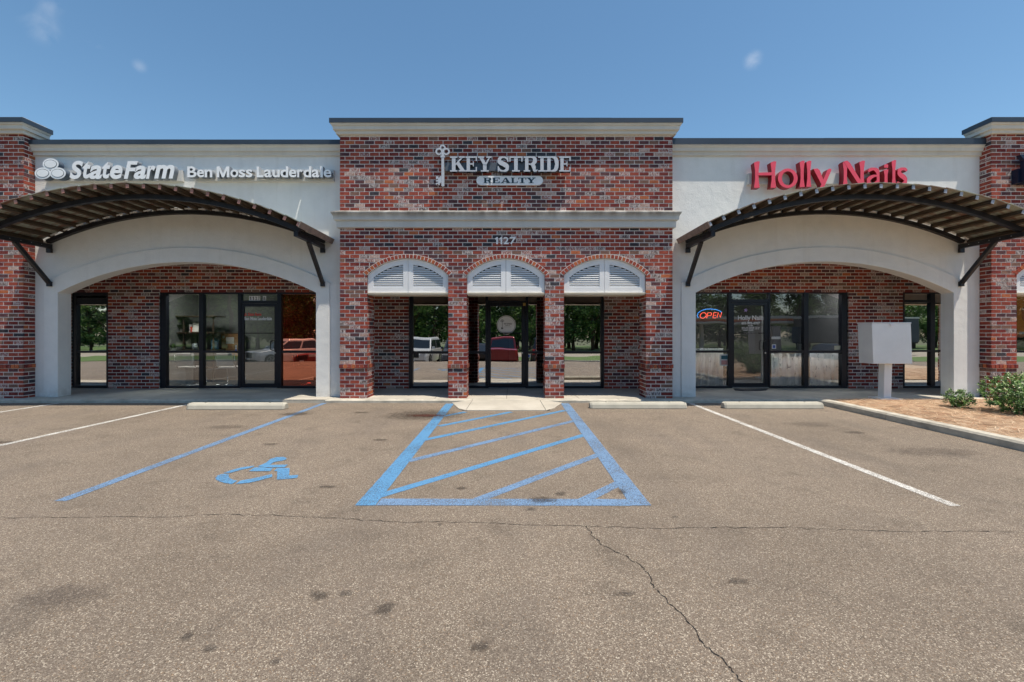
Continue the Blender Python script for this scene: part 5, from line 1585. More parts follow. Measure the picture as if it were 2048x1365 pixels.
# ------------------------------------------------------------------ salon curtains
t = NT('curtain_print')
w = t.noise(7.5, 5, .7, vec=t.map((1.6, 1, .8)), dist=.8)
c = t.ramp(w, [(.27, (.07, .10, .16)), (.35, (.35, .40, .44)), (.41, (.82, .84, .84)), (.75, (.92, .92, .90))])
M_curt = t.set(c, .9)
tl_ = t.n.new('ShaderNodeBsdfTranslucent'); ms_ = t.n.new('ShaderNodeMixShader'); ms_.inputs[0].default_value = .45
t.l.new(c, tl_.inputs['Color']); t.l.new(t.bsdf.outputs[0], ms_.inputs[1]); t.l.new(tl_.outputs[0], ms_.inputs[2]); t.l.new(ms_.outputs[0], t.out.inputs['Surface'])
def curtain(a, b, top, label):
    Y = YB + .22; mb = MB(); x0, x1 = SX(a, Y), SX(b, Y); z0, z1 = SZ(771, Y) , SZ(top, Y)
    n = 46
    pts = []
    for i in range(n + 1):
        u = i / n; pts.append((x0 + (x1 - x0) * u, Y + .030 * sin(u * (x1 - x0) * 34) + .012 * sin(u * 51)))
    for dz0, dz1 in ((z0, z1),):
        for i in range(n):
            mb.quad([(pts[i][0], pts[i][1], dz0), (pts[i + 1][0], pts[i + 1][1], dz0), (pts[i + 1][0], pts[i + 1][1], dz1), (pts[i][0], pts[i][1], dz1)])
    o = mb.build('curtain', M_curt, None, label, 'curtain', 'grey patterned curtains in the salon windows', smooth=True)
    md = o.modifiers.new('thick', 'SOLIDIFY'); md.thickness = .003
    return o
curtain(1388, 1446, 697, 'grey patterned half curtain below the neon OPEN sign')
curtain(1543, 1606, 707, 'grey patterned half curtain in the pane next to the salon door')
curtain(1620, 1676, 707, 'grey patterned half curtain in the salon pane beside the brick wall')
curtain(1524, 1530, 612, 'narrow full height patterned curtain edge behind the salon door')

# ------------------------------------------------------------------ office interior
M_wood = plain('dark_shelf_wood', (.045, .028, .018), .5, var=.3, scale=8)
M_cork = plain('cork', (.26, .13, .055), .9, var=.2, scale=30)
M_jug = plain('water_jug_blue', (.05, .16, .28), .2)
M_chairf = plain('chair_grey_seat', (.72, .70, .69), .8, var=.05)
M_pot = plain('white_pot', (.62, .62, .60), .5)
Y0s, Y1s = 12.55, 12.95
sh = empty('shelf_unit', (SX(380, Y0s), Y0s, WALK), 'dark wooden shelf unit with turned posts in the office window', 'shelf')
xa, xb = SX(337, Y0s), SX(428, Y0s)
for nm, py, e_ in (('top_board', 632, .06), ('shelf_board', 665, .03), ('shelf_board', 700, .03), ('shelf_board', 735, .03)):
    z = SZ(py, Y0s); mb = MB(); mb.box(xa - e_, xb + e_, Y0s - e_, Y1s + .02, z - .035, z); mb.build(nm, M_wood, sh, bevel=.008)
for x in (xa + .05, xa + .38, xb - .05):
    for (pa, pb) in ((736, 702.5), (699.8 + .5, 667.5), (664.7, 634.5)):
        za, zb = SZ(pa, Y0s) if pa != 736 else SZ(735, Y0s), SZ(pb, Y0s)
        h_ = zb - za; mb = MB()
        mb.lathe([(.030, za + .001), (.030, za + h_ * .08), (.016, za + h_ * .14), (.032, za + h_ * .28), (.022, za + h_ * .5), (.015, za + h_ * .78), (.028, za + h_ * .9), (.030, zb - .001)], x, Y0s + .05, 12)
        mb.build('turned_post', M_wood, sh, smooth=True)
    mb = MB(); mb.lathe([(.03, WALK), (.03, SZ(735, Y0s) - .036)], x, Y0s + .05, 10); mb.build('leg', M_wood, sh)
def pot_plant(x, y, z, pr, ph, leaves, L, label, potm, up=1.0):
    e = empty('potted_plant', (x, y, z), label, 'plant', 'potted plants in the office window')
    mb = MB(); mb.lathe([(pr * .8, z), (pr, z + ph), (pr * .9, z + ph), (pr * .9, z + ph - .01)], x, y, 14); mb.build('pot', potm, e, smooth=False)
    mb = MB(); rnd = random.Random(int(x * 100))
    for i in range(leaves):
        a = rnd.uniform(0, 2 * pi); u = rnd.uniform(.5, 1.1) * up; LL = L * rnd.uniform(.6, 1)
        d = Vector((cos(a), sin(a) * .7, u)).normalized(); s_ = Vector((-sin(a), cos(a), 0))
        b = Vector((x, y, z + ph - .01)); m_ = b + d * LL * .55; t_ = b + d * LL + Vector((cos(a), sin(a), -.3)) * LL * .2
        w = LL * .22
        mb.quad([b, m_ + s_ * w, t_, m_ - s_ * w], rnd.randrange(2))
    mb.build('leaves', (M_leaf[0], M_leaf[2]), e)
pot_plant(SX(362, 12.7), 12.7, SZ(665, Y0s) + .001, .05, .10, 60, .22, 'feathery potted plant on the middle shelf', M_pot, .8)
pot_plant(SX(347, 12.0), 12.0, SZ(700, 12.0) - .05, .07, .10, 14, .34, 'broad leaved potted plant low in the left corner of the office window', M_pot, .6)
tag(boxo('side_table', SX(333, 11.85), SX(368, 11.85), 11.9, 12.2, WALK, SZ(700, 12.0) - .052, M_pot), 'plain white stand under the broad leaved plant', 'table')
fr = empty('picture_frame', (SX(387, 12.66), 12.66, SZ(665, Y0s)), 'white picture in a dark frame leaning on the middle shelf', 'picture')
zq = SZ(665, Y0s) + .002
mb = MB(); mb.hexa([(SX(383, 12.6), 12.62, zq), (SX(397, 12.6), 12.62, zq), (SX(397, 12.6), 12.64, zq), (SX(383, 12.6), 12.64, zq), (SX(379, 12.6), 12.72, zq + .27), (SX(393, 12.6), 12.72, zq + .27), (SX(393, 12.6), 12.74, zq + .27), (SX(379, 12.6), 12.74, zq + .27)]); mb.build('frame', M_wood, fr)
mb = MB(); mb.hexa([(SX(384, 12.6), 12.611, zq + .012), (SX(396, 12.6), 12.611, zq + .012), (SX(396, 12.6), 12.618, zq + .012), (SX(384, 12.6), 12.618, zq + .012), (SX(380, 12.6), 12.708, zq + .258), (SX(392, 12.6), 12.708, zq + .258), (SX(392, 12.6), 12.716, zq + .258), (SX(380, 12.6), 12.716, zq + .258)]); mb.build('print', M_paper, fr)
for i, (px, col) in enumerate(((377.5, (.5, .5, .5)), (379.5, (.55, .05, .03)), (381.2, (.6, .08, .04)))):
    tag(boxo('book', SX(px, 12.6), SX(px + 1.5, 12.6), 12.62, 12.74, zq, zq + (.22, .15, .13)[i], plain('book_cover_%s' % 'abc'[i], col, .6)), ('tall grey book left of the leaning picture', 'red book next to the grey book on the shelf', 'orange red book touching the leaning picture')[i], 'book', 'books on the middle shelf')
mb = MB(); mb.lathe([(.10, SZ(700, Y0s) + .001), (.10, SZ(700, Y0s) + .02), (.09, SZ(700, Y0s) + .10), (.10, SZ(700, Y0s) + .18), (.098, SZ(700, Y0s) + .26), (.05, SZ(700, Y0s) + .30), (.03, SZ(700, Y0s) + .33)], SX(430, 12.75), 12.75, 18)
mb.build('water_jug', M_jug, None, 'blue translucent water cooler jug at the right end of the shelf unit', 'water jug', smooth=True)
mb = MB(); mb.lathe([(.07, SZ(700, Y0s) + .001), (.075, SZ(700, Y0s) + .08), (.07, SZ(700, Y0s) + .15), (.06, SZ(700, Y0s) + .17)], SX(390, 12.7), 12.7, 16)
mb.build('vase', plain('patterned_vase', (.35, .42, .46), .4, var=.6, scale=30), None, 'blue and white patterned vase on the lower shelf', 'vase', smooth=True)
ck = empty('cork_board', (SX(458, 13.2), 13.2, SZ(668, 13.2)), 'brown cork board with one pinned sheet leaning on the office back wall', 'board')
mb = MB(); mb.box(SX(441, 13.2), SX(489, 13.2), 13.2, 13.235, SZ(715, 13.2), SZ(666, 13.2)); mb.build('board_frame', M_wood, ck)
mb = MB(); mb.box(SX(443.5, 13.2), SX(487, 13.2), 13.19, 13.199, SZ(713, 13.2), SZ(668.5, 13.2)); mb.build('cork_panel', M_cork, ck)
sticker(452, 468, 675, 688, 13.188, M_paper, ck, 'pinned_sheet'); sticker(445, 449, 672, 677, 13.188, M_paper, ck, 'pinned_note')
def chair(x, y, rz, label):
    e = empty('chair', (x, y, WALK), label, 'chair', 'grey tubular chairs in the office window')
    Mx = Matrix.Translation((x, y, WALK)) @ Matrix.Rotation(rz, 4, 'Z')
    def w(p): return tuple(Mx @ Vector(p))
    for s_ in (-1, 1):
        mb = MB(); mb.tube([w(p) for p in [(s_ * .24, .26, .012), (s_ * .24, -.20, .012), (s_ * .24, -.26, .04), (s_ * .24, -.21, .42), (s_ * .24, -.16, .455), (s_ * .24, .16, .455), (s_ * .24, .20, .50), (s_ * .24, .26, .80)]], .0125, 8)
        mb.build('chair_frame', M_chrome, e, smooth=True)
    mb = MB(); mb.tube([w((-.235, .26, .013)), w((.235, .26, .013))], .012, 8); mb.build('cross_tube', M_chrome, e, smooth=True)
    mb = MB(); b = [w(p) for p in [(-.225, -.22, .44), (.225, -.22, .44), (.225, .18, .44), (-.225, .18, .44), (-.225, -.22, .485), (.225, -.22, .485), (.225, .18, .485), (-.225, .18, .485)]]; mb.hexa(b); mb.build('seat', M_chairf, e, bevel=.015)
    mb = MB(); b = [w(p) for p in [(-.225, .205, .50), (.225, .205, .50), (.225, .245, .50), (-.225, .245, .50), (-.20, .265, .84), (.20, .265, .84), (.20, .30, .84), (-.20, .30, .84)]]; mb.hexa(b); mb.build('backrest', M_chairf, e, bevel=.02)
chair(SX(374, 11.8), 11.95, pi, 'grey tubular chair in the leftmost pane, back to the glass')
chair(SX(455, 11.8), 11.95, pi, 'grey tubular chair left of the office door, back to the glass')
chair(SX(610, 11.9), 11.95, pi / 2 + .2, 'grey tubular chair behind the red film pane')
lt = empty('ceiling_light_or_added_fill', (SX(440, 12.4), 12.3, 2.74), 'lit white square ceiling light in the left office', 'lamp')
M_em = NT('lamp_panel'); M_em.bsdf.inputs['Emission Color'].default_value = (1, .97, .9, 1); M_em.bsdf.inputs['Emission Strength'].default_value = 20; M_em = M_em.set((.8, .8, .8), .5)
M_em2 = NT('added_salon_fill_panel'); M_em2.bsdf.inputs['Emission Color'].default_value = (1, .98, .94, 1); M_em2.bsdf.inputs['Emission Strength'].default_value = 13; M_em2 = M_em2.set((.8, .8, .8), .5)
mb = MB(); mb.box(SX(400, 12.4) , SX(450, 12.4), 11.55, 12.05, 2.725, 2.735); mb.build('diffuser', M_em, lt)
mb = MB(); mb.box(SX(398, 12.4), SX(452, 12.4), 11.53, 12.07, 2.7355, 2.7495); mb.build('housing', M_white, lt)

for i, (pxa, yy) in enumerate(((1425, 12.1), (1560, 12.1), (1650, 12.1))):  # unseen glowing panels added to brighten the salon curtains
    le = empty('ceiling_light_or_added_fill', (SX(pxa, 12), yy, 2.74), ('added fill panel above the OPEN sign window', 'added fill panel over the pane next to the salon door', 'added fill panel over the salon pane by the brick wall')[i], 'lamp', 'added fill panels in the salon')
    xx = SX(pxa, 12)
    mb = MB(); mb.box(xx - .3, xx + .3, yy - .3, yy + .3, 2.725, 2.735); mb.build('diffuser', M_em2, le)  # glowing face of the added fill panel
    mb = MB(); mb.box(xx - .32, xx + .32, yy - .32, yy + .32, 2.7355, 2.7495); mb.build('housing', M_white, le)  # back of the added fill panel

# ------------------------------------------------------------------ reception of the centre unit
M_acc = plain('reception_wall_grey', (.30, .30, .29), .9)
tag(boxo('reception_wall', SX(1018, 13), SX(1100, 13), 13.0, 13.1, WALK, 2.748, M_acc), 'grey reception wall with dark lettering behind the centre glass door', 'wall')
rs_ = empty('shop_sign', (SX(1055, 13), 12.99, SZ(632, 13)), 'dark interior lettering KEY STRIDE REALTY seen through the centre glass', 'sign')
for ch, a, b in zip('KEYSTRIDE', (1026, 1032.5, 1039, 1049, 1055, 1061.5, 1068, 1071.5, 1078), (1032, 1038.5, 1045, 1054.5, 1061, 1067.5, 1070.5, 1077.5, 1083.5)):
    glyph('letter', SLAB[ch], SX(a, 12.98), SX(b, 12.98), SZ(630, 12.98), SZ(622.5, 12.98), 12.98, 12.995, M_bl, rs_)
for ch, a, b in zip('REALTY', (1038, 1044.5, 1050.5, 1057, 1063, 1069), (1044, 1050, 1056.5, 1062.5, 1068.5, 1075)):
    glyph('letter', SLAB[ch], SX(a, 12.98), SX(b, 12.98), SZ(643, 12.98), SZ(636, 12.98), 12.98, 12.995, M_bl, rs_)
dk = empty('desk', (SX(1130, 12.3), 12.4, WALK), 'white reception desk seen through the centre and right panes', 'desk')
zd = SZ(713.5, 12.2)
mb = MB(); mb.box(SX(1064, 12.2), SX(1192, 12.2), 12.2, 12.9, zd - .03, zd); mb.build('desk_top', M_wl, dk)
for px in (1076, 1186): 
    mb = MB(); mb.box(SX(px, 12.2), SX(px + 3, 12.2), 12.22, 12.88, WALK, zd - .031); mb.build('side_panel', M_wl, dk)
mb = MB(); mb.box(SX(1080, 12.2), SX(1185, 12.2), 12.6, 12.62, .35, zd - .031); mb.build('modesty_panel', M_wl, dk)
oc = empty('desk_chair', (SX(1160, 12.1), 12.0, WALK), 'black curved desk chair by the white reception desk', 'chair')
xq = SX(1158, 12.0)
mb = MB(); mb.tube([(xq + .03, 12.0, WALK + .03), (xq + .03, 12.0, .48)], .03, 10); mb.build('column', M_bl, oc)
mb = MB()
for i in range(5):
    a = i * 2 * pi / 5; mb.tube([(xq + .03, 12.0, WALK + .08), (xq + .03 + .28 * cos(a), 12.0 + .28 * sin(a), WALK + .04)], .018, 6)
mb.build('star_base', M_bl, oc)
mb = MB(); mb.hexa([(xq - .24, 11.78, .48), (xq + .24, 11.78, .48), (xq + .24, 12.24, .48), (xq - .24, 12.24, .48), (xq - .24, 11.78, .54), (xq + .24, 11.78, .54), (xq + .24, 12.24, .54), (xq - .24, 12.24, .54)]); mb.build('seat', M_bl, oc, bevel=.025)
mb = MB()
cv = [(.20, .56), (.24, .70), (.23, .85), (.17, 1.02)]
for (a, z0), (b, z1) in zip(cv[:-1], cv[1:]):
    mb.hexa([(xq + a, 11.8, z0), (xq + a + .04, 11.8, z0), (xq + a + .04, 12.22, z0), (xq + a, 12.22, z0), (xq + b, 11.8, z1), (xq + b + .04, 11.8, z1), (xq + b + .04, 12.22, z1), (xq + b, 12.22, z1)])
mb.build('backrest', M_bl, oc)

# ------------------------------------------------------------------ what the glass reflects: parked cars, canopy, truck, trees
M_tyre = plain('tyre_rubber', (.012, .012, .013), .8)
M_rim = plain('alloy_rim', (.35, .36, .38), .3, .9)
M_carglass = plain('car_glass', (.012, .016, .02), .06, 0, .05, 2, spec=.8)
M_lampg = plain('headlamp', (.55, .57, .6), .15, .3)
M_tail = plain('tail_lamp', (.35, .01, .01), .2)
def paintcar(name, c): return plain(name, c, .22, .2, .03, 2, spec=.7)
def car(kind, x, y, ang, mat, label, scale=1.0):
    z0 = yprofile(y)
    e = empty('parked_' + {'suv': 'suv', 'pickup': 'pickup', 'crossover': 'car', 'sedan': 'car'}[kind], (x, y, z0), label, {'suv': 'suv', 'pickup': 'pickup', 'crossover': 'car', 'sedan': 'car'}[kind], 'vehicles parked across the lot')
    e['_local'] = 1
    Mx = Matrix.Translation((x, y, z0)) @ Matrix.Rotation(ang, 4, 'Z')     # car points along local +x
    L, Wd, Ht = {'suv': (5.2, 2.0, 1.9), 'pickup': (5.7, 2.0, 1.9), 'crossover': (4.2, 1.8, 1.58), 'sedan': (4.7, 1.82, 1.45)}[kind]
    L2, w2 = L / 2, Wd / 2
    bl = .46 * Ht if kind != 'sedan' else .60 * Ht * .95
    bl = {'suv': 1.12, 'pickup': 1.12, 'crossover': .98, 'sedan': .92}[kind]
    def loft(rings, name, mt, par=None, bev=0):
        mb = MB(); n = len(rings[0]); b0 = 0
        for rg in rings: mb.v += [tuple(Mx @ Vector(p)) for p in rg]
        for i in range(len(rings) - 1):
            for k in range(n):
                q = (k + 1) % n; mb.f.append((i * n + k, i * n + q, (i + 1) * n + q, (i + 1) * n + k)); mb.m.append(0)
        mb.f.append(tuple(range(n))); mb.m.append(0); mb.f.append(tuple((len(rings) - 1) * n + k for k in reversed(range(n)))); mb.m.append(0)
        me = mb.mesh(name, mt, False); o = bpy.data.objects.new(name, me); C.objects.link(o); o.parent = par or e
        o.matrix_parent_inverse = Matrix.Translation(e.location).inverted() if par is None else Matrix()
        md = o.modifiers.new('b', 'BEVEL'); md.width = .045; md.segments = 3; md.limit_method = 'ANGLE'; md.angle_limit = radians(25)
        return o
    def ringx(xx, z0_, z1_, w): return [(xx, -w, z0_), (xx, w, z0_), (xx, w * 1.0, z0_ + (z1_ - z0_) * .55), (xx, w * .95, z1_), (xx, -w * .95, z1_), (xx, -w * 1.0, z0_ + (z1_ - z0_) * .55)]
    if kind == 'sedan': st_ = [(-L2, .45, .85, w2 * .85), (-L2 * .9, .3, .95, w2 * .97), (-L2 * .4, .22, .96, w2), (L2 * .35, .22, .92, w2), (L2 * .85, .28, .78, w2 * .95), (L2, .42, .66, w2 * .8)]
    elif kind == 'pickup': st_ = [(-L2, .5, 1.15, w2 * .93), (-L2 * .9, .42, 1.2, w2), (0, .34, 1.15, w2), (L2 * .4, .34, 1.14, w2), (L2 * .9, .38, 1.08, w2 * .96), (L2, .5, 1.0, w2 * .88)]
    else: st_ = [(-L2, .5, bl, w2 * .9), (-L2 * .93, .36, bl, w2 * .98), (0, .26, bl, w2), (L2 * .4, .28, bl * .98, w2), (L2 * .88, .32, bl * .87, w2 * .95), (L2, .44, bl * .72, w2 * .84)]
    body = loft([ringx(a, b, c_, w) for a, b, c_, w in st_], 'body', mat)
    cabs = {'suv': (-L2 * .96, -L2 * .86, L2 * .12, L2 * .40), 'pickup': (-L2 * .18, -L2 * .12, L2 * .22, L2 * .45), 'crossover': (-L2 * .92, -L2 * .70, L2 * .10, L2 * .48), 'sedan': (-L2 * .72, -L2 * .36, L2 * .06, L2 * .42)}[kind]
    a, b, c_, d = cabs
    zb_, zt_ = bl - .05, Ht
    def quadring(z, xa_, xb_, w): return [(xa_, -w, z), (xb_, -w, z), (xb_, w, z), (xa_, w, z)]
    loft([quadring(zb_, a, d, w2 * .93), quadring(zt_ - .06, b, c_, w2 * .80), quadring(zt_, b + .1, c_ - .1, w2 * .72)], 'cabin', mat)
    # glazing, set just outside the pillars
    def pane(pts, name='window', mt=M_carglass):
        mb = MB(); P3 = [Vector(p) for p in pts]; n = (P3[1] - P3[0]).cross(P3[2] - P3[0]).normalized()
        cc = sum(P3, Vector()) / len(P3)
        if n.dot(cc - Vector((0, 0, 1.2))) < 0: n = -n
        mb.hexa([tuple(Mx @ (p - n * .02)) for p in P3] + [tuple(Mx @ (p + n * .012)) for p in P3])
        me = mb.mesh(name, mt); o = bpy.data.objects.new(name, me); C.objects.link(o); o.parent = e; o.matrix_parent_inverse = Matrix.Translation(e.location).inverted()
    def lerp(u0, u1, v): return u0 + (u1 - u0) * v
    lo, hi = .14, .86
    zq0, zq1 = lerp(zb_, zt_ - .06, lo), lerp(zb_, zt_ - .06, hi)
    wl0, wl1 = lerp(w2 * .93, w2 * .80, lo), lerp(w2 * .93, w2 * .80, hi)
    for s_ in (-1, 1):
        f0, f1 = lerp(d, c_, lo), lerp(d, c_, hi); r0, r1 = lerp(a, b, lo), lerp(a, b, hi)
        m0, m1 = lerp(r0, f0, .52), lerp(r1, f1, .50)
        pane([(m0 + .05, s_ * wl0, zq0), (f0 - .12, s_ * wl0, zq0), (f1 - .10, s_ * wl1, zq1), (m1 + .05, s_ * wl1, zq1)])
        pane([(r0 + .12, s_ * wl0, zq0), (m0 - .05, s_ * wl0, zq0), (m1 - .05, s_ * wl1, zq1), (r1 + .10, s_ * wl1, zq1)])
    pane([(lerp(d, c_, lo), -wl0 * .9, zq0), (lerp(d, c_, lo), wl0 * .9, zq0), (lerp(d, c_, hi), wl1 * .9, zq1), (lerp(d, c_, hi), -wl1 * .9, zq1)], 'windscreen')
    pane([(lerp(a, b, lo), -wl0 * .85, zq0), (lerp(a, b, lo), wl0 * .85, zq0), (lerp(a, b, hi), wl1 * .85, zq1), (lerp(a, b, hi), -wl1 * .85, zq1)], 'rear_window')
    def bx_(name, x0, x1, y0, y1, z0_, z1_, mt):
        mb = MB(); mb.hexa([tuple(Mx @ Vector(p)) for p in [(x0, y0, z0_), (x1, y0, z0_), (x1, y1, z0_), (x0, y1, z0_), (x0, y0, z1_), (x1, y0, z1_), (x1, y1, z1_), (x0, y1, z1_)]])
        me = mb.mesh(name, mt); o = bpy.data.objects.new(name, me); C.objects.link(o); o.parent = e; o.matrix_parent_inverse = Matrix.Translation(e.location).inverted()
        md = o.modifiers.new('b', 'BEVEL'); md.width = .015; md.segments = 2
    zl = bl * .70 if kind != 'sedan' else .62
    for s_ in (-1, 1):
        ya, yb = sorted((s_ * w2 * .50, s_ * w2 * .86))
        bx_('headlight', L2 * .93, L2 * 1.005, ya, yb, zl, zl + .15, M_lampg)
        ya, yb = sorted((s_ * w2 * .80, s_ * w2 * .97))
        bx_('tail_light', -L2 * 1.005, -L2 * .95, ya, yb, zl, zl + .34, M_tail)
        ya, yb = sorted((s_ * w2 * .98, s_ * w2 * 1.14)); bx_('mirror', L2 * .30, L2 * .36, ya, yb, bl + .02, bl + .18, mat)
    bx_('grille', L2 * .96, L2 * 1.008, -w2 * .42, w2 * .42, zl - .18, zl + .12, M_tyre)
    bx_('number_plate', L2 * 1.0, L2 * 1.012, -.15, .15, .40, .50, M_wl)
    bx_('bumper', L2 * .93, L2 * 1.02, -w2 * .86, w2 * .86, .30, .40, M_tyre)
    r = .39 if kind in ('suv', 'pickup') else .34
    for fx in (-.62, .60):
        for s_ in (-1, 1):
            mb = MB(); n = 22
            def wp_(a_, rr, yy): return tuple(Mx @ Vector((L2 * fx + rr * cos(a_), yy, r + rr * sin(a_))))
            ys_ = (s_ * (w2 - .20), s_ * (w2 + .015))
            mb.v = [wp_(2 * pi * i / n, r, ys_[0]) for i in range(n)] + [wp_(2 * pi * i / n, r, ys_[1]) for i in range(n)]
            mb.f = [(i, (i + 1) % n, n + (i + 1) % n, n + i) for i in range(n)] + [tuple(range(n)), tuple(range(n, 2 * n))]; mb.m = [0] * len(mb.f)
            me = mb.mesh('wheel', M_tyre); o = bpy.data.objects.new('wheel', me); C.objects.link(o); o.parent = e; o.matrix_parent_inverse = Matrix.Translation(e.location).inverted()
            mb = MB(); yo_ = s_ * (w2 + .02)
            for k in range(5):
                a_ = 2 * pi * k / 5
                mb.quad([wp_(a_ - .5, r * .14, yo_), wp_(a_ - .16, r * .66, yo_), wp_(a_ + .16, r * .66, yo_), wp_(a_ + .5, r * .14, yo_)])
            for i in range(n):
                mb.quad([wp_(2 * pi * i / n, r * .60, yo_), wp_(2 * pi * (i + 1) / n, r * .60, yo_), wp_(2 * pi * (i + 1) / n, r * .68, yo_), wp_(2 * pi * i / n, r * .68, yo_)])
            me = mb.mesh('rim', M_rim); q = bpy.data.objects.new('rim', me); C.objects.link(q); q.parent = o
            md = q.modifiers.new('t', 'SOLIDIFY'); md.thickness = .004
def MX(px, D): return ((px - HX) * D / F, 22.36 - D)
P_w = paintcar('car_paint_white', (.62, .63, .64)); P_s = paintcar('car_paint_silver_white', (.55, .56, .56)); P_k = paintcar('car_paint_black', (.02, .022, .028))
P_g = paintcar('car_paint_grey', (.07, .08, .10)); P_r = paintcar('car_paint_maroon', (.22, .018, .022)); P_b = paintcar('car_paint_dark_blue', (.02, .035, .06))
x, y = MX(572, 27.5); car('crossover', x, y, radians(128), P_w, 'white compact crossover reflected in the red film pane')
x, y = MX(640, 29); car('crossover', x, y, radians(95), P_r, 'dark red crossover next to the white crossover in the lot')
x, y = MX(842, 31); car('suv', x, y, radians(92), P_s, 'large white suv facing the storefronts')
x, y = MX(918, 31); car('suv', x, y, radians(88), P_g, 'dark grey suv parked beside the large white suv')
x, y = MX(1006, 31); car('pickup', x, y, radians(-90), P_r, 'maroon pickup with its tail to the storefronts')
x, y = MX(1090, 30.5); car('suv', x, y, radians(-90), P_k, 'black suv parked beside the maroon pickup')
x, y = MX(1660, 30); car('sedan', x, y, radians(170), P_b, 'dark blue sedan parked side on at the right of the lot')
x, y = MX(955, 33); car('sedan', x, y, radians(-90), P_k, 'black sedan parked between the grey suv and the maroon pickup')

# fuel canopy with an orange stripe, beyond the road
M_can = plain('canopy_white', (.62, .60, .55), .5, var=.03); M_cano = plain('canopy_orange', (.72, .20, .03), .5, var=.05); M_canr = plain('canopy_red', (.50, .05, .03), .5)
gz = yprofile(-30)
cn = empty('fuel_canopy', (30, -33, gz), 'white flat canopy with orange and red stripes beyond the road', 'canopy')
mb = MB(); mb.box(20, 37, -36, -29, 3.15, 3.45); mb.build('fascia_top', M_can, cn)
mb = MB(); mb.box(20.02, 36.98, -35.98, -29.02, 2.95, 3.149); mb.build('orange_stripe', M_cano, cn)
mb = MB(); mb.box(20.04, 36.96, -35.96, -29.04, 2.82, 2.949); mb.build('red_stripe', M_canr, cn)
mb = MB(); mb.box(20, 37, -36, -29, 2.60, 2.819); mb.build('fascia_bottom', M_can, cn)
for xx in (23, 30, 35):
    mb = MB(); mb.box(xx - .2, xx + .2, -33, -32.6, gz, 2.599); mb.build('column', M_can, cn)
# dark trailer with white lettering
tr_ = empty('box_trailer', (36, -23.5, gz), 'dark box trailer with white lettering parked on the road', 'truck')
mb = MB(); mb.box(30, 41.5, -26.2, -24, .55, 3.0); tb = mb.build('box_body', plain('trailer_navy', (.030, .042, .060), .35), tr_, bevel=.03)
mb = MB(); mb.box(29.95, 41.55, -26.25, -23.95, 3.001, 3.16); mb.build('roof_rail', M_can, tr_)
mb = MB(); mb.box(29.98, 41.52, -26.0, -24.2, .40, .549); mb.build('chassis', M_tyre, tr_)
def real_text(s_, x_left, x_right, z0, z1, Y, mat, parent):
    """lettering facing the shops (+Y), read normally from there"""
    me = text_outline(s_, .03)
    vs2 = [v.co for v in me.vertices]; ax, bx = min(v.x for v in vs2), max(v.x for v in vs2); ay, by = min(v.y for v in vs2), max(v.y for v in vs2)
    for v in me.vertices:
        v.co = (x_right - (v.co.x - ax) / (bx - ax) * (x_right - x_left), Y + (.01 if v.co.z > 0 else 0), (v.co.y - ay) / (by - ay) * (z1 - z0) + z0)
    me.materials.clear(); me.materials.append(mat)
    for p in me.polygons: p.material_index = 0
    return link('lettering', me, parent)
real_text('PRO', 33.6, 36.6, 2.0, 2.6, -23.998, M_wl, tr_)
real_text('OF M', 33.9, 36.5, 1.25, 1.75, -23.998, M_wl, tr_)
for xx in (31.2, 32.4, 39.2, 40.4):
    mb = MB(); mb.v = []; n = 18
    for yy in (-24.25, -24.0):
        mb.v += [(xx + .5 * cos(2 * pi * i / n), yy, gz + .5 + .5 * sin(2 * pi * i / n)) for i in range(n)]
    mb.f = [(i, (i + 1) % n, n + (i + 1) % n, n + i) for i in range(n)] + [tuple(range(n)), tuple(range(n, 2 * n))]; mb.m = [0] * len(mb.f)
    mb.build('wheel', M_tyre, tr_)
# utility pole
pe = empty('utility_pole', (-26, -21, gz), 'grey utility pole by the road', 'pole')
mb = MB(); mb.tube([(-26, -19.8, gz), (-26.1, -19.8, 8)], [.14, .10], 10); mb.build('pole', M_bark, pe, smooth=True)
mb = MB(); mb.box(-27, -25.2, -19.9, -19.75, 7.3, 7.42); mb.build('crossarm', M_bark, pe)

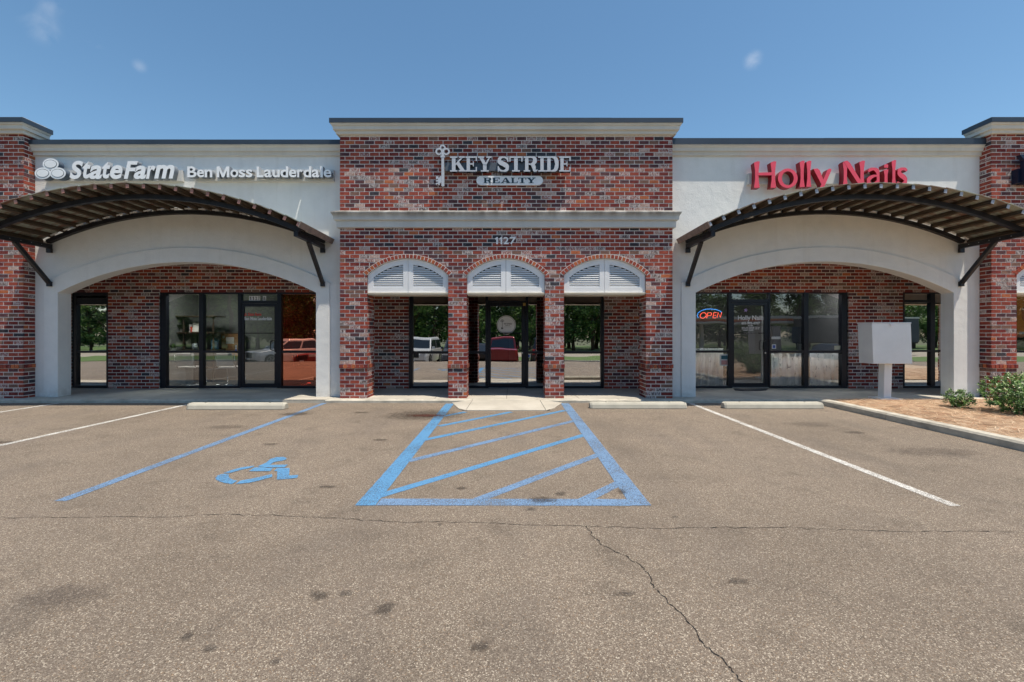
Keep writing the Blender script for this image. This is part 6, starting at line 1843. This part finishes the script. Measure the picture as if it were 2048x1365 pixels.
M_tl = []
for i, (a, b) in enumerate((((.045, .100, .022), (.090, .180, .040)), ((.090, .180, .036), (.18, .29, .065)), ((.022, .048, .016), (.045, .085, .026)))):
    t = NT('tree_leaf_%s' % 'abc'[i]); c = t.ramp(t.noise(1.4, 3), [(.3, a), (.7, b)]); M_tl.append(t.set(c, .6, spec=.3))
def tree_proto(h, w, seed, n=5200, dark=0):
    rnd = random.Random(seed)
    e = empty('tree', (0, 0, 0), 'tree', 'tree', 'trees beyond the road')
    mb = MB(); mb.tube([(0, 0, -.2), (.05, .05, h * .3), (0, .1, h * .6), (.1, 0, h * .85)], [.20, .15, .09, .04], 8)
    for i in range(7):
        a = rnd.uniform(0, 2 * pi); z = h * rnd.uniform(.25, .65)
        mb.tube([(0, 0, z), (w * .3 * cos(a), w * .3 * sin(a), z + h * .1), (w * .6 * cos(a), w * .6 * sin(a), z + h * .22)], [.07, .045, .02], 5)
    mb.build('trunk', M_bark, e, smooth=True)
    mb = MB(); cl = []
    for i in range(46):
        a = rnd.uniform(0, 2 * pi); z = rnd.uniform(.06, 1) ** .9
        prof_ = sin(min(1, max(.0, z * .92 + .08)) * pi) ** .55
        q = w * prof_ * rnd.uniform(.25, 1)
        cl.append((q * cos(a), q * sin(a), h * (.08 + .88 * z), w * rnd.uniform(.20, .40), rnd.choice((0, 0, 1, 1, 2) if not dark else (0, 2, 2, 1))))
    for i in range(n):
        cx_, cy_, cz_, r, k = rnd.choice(cl)
        d = Vector((rnd.gauss(0, 1), rnd.gauss(0, 1), rnd.gauss(0, 1))).normalized() * r * rnd.random() ** .4
        p = Vector((cx_, cy_, cz_)) + Vector((d.x, d.y, d.z * .75))
        u = Vector((rnd.gauss(0, 1), rnd.gauss(0, 1), rnd.gauss(0, .5))).normalized(); v = u.cross(Vector((rnd.gauss(0, 1), rnd.gauss(0, 1), rnd.gauss(0, 1)))).normalized()
        s1, s2 = rnd.uniform(.08, .17), rnd.uniform(.05, .10)
        mb.quad([p - u * s1, p - v * s2, p + u * s1, p + v * s2], k if rnd.random() < .8 else rnd.randrange(3))
    mb.build('crown', M_tl, e, kind='stuff')
    return e
protos = [tree_proto(8.5, 2.9, 1), tree_proto(7.2, 2.6, 2, dark=1), tree_proto(9.6, 3.3, 3), tree_proto(6.4, 2.7, 4)]
rt = random.Random(5); first = {}
kinds = ['tall loose green tree', 'dense dark green tree', 'broad full crowned tree', 'short bushy green tree']
i = 0
for row, (yy, x0, x1, step) in enumerate(((-36, -78, 18, 3.0), (-43, -82, 98, 3.4), (-52, -100, 120, 6.2))):
    x = x0
    while x < x1:
        k = rt.choice((0, 1, 2, 3) if row < 2 else (0, 2, 1))
        sc2 = rt.uniform(.85, 1.15)
        if x > 12: k, sc2 = rt.choice((1, 3, 0)), rt.uniform(1.05, 1.3)
        if -62 < x < -54: x += step; continue
        if k in first: o = copy_tree(protos[k])
        else: o = protos[k]; first[k] = 1
        sc2 *= 1.28 if x < 14 and x > -50 else 1.0
        o.location = (x, yy + rt.uniform(-1.5, 1.5), yprofile(yy)); o.scale = (sc2, sc2, sc2); o.rotation_euler = (0, 0, rt.uniform(0, 6.28))
        o['label'] = kinds[k] + ' standing in the row beyond the road'
        x += step * rt.uniform(.75, 1.2)
        i += 1
# bushes farther along the mulch bed, seen in the salon door
shrub('shrub', 12.0, -.9, .09, 1.25, .55, .42, 3600, .085, 'wide low green hedge further along the mulch bed, reflected in the salon door', 21)
shrub('shrub', 10.2, 2.2, .09, .5, .45, .30, 2600, .070, 'rounded green shrub between the hedge and the box on the post', 22)
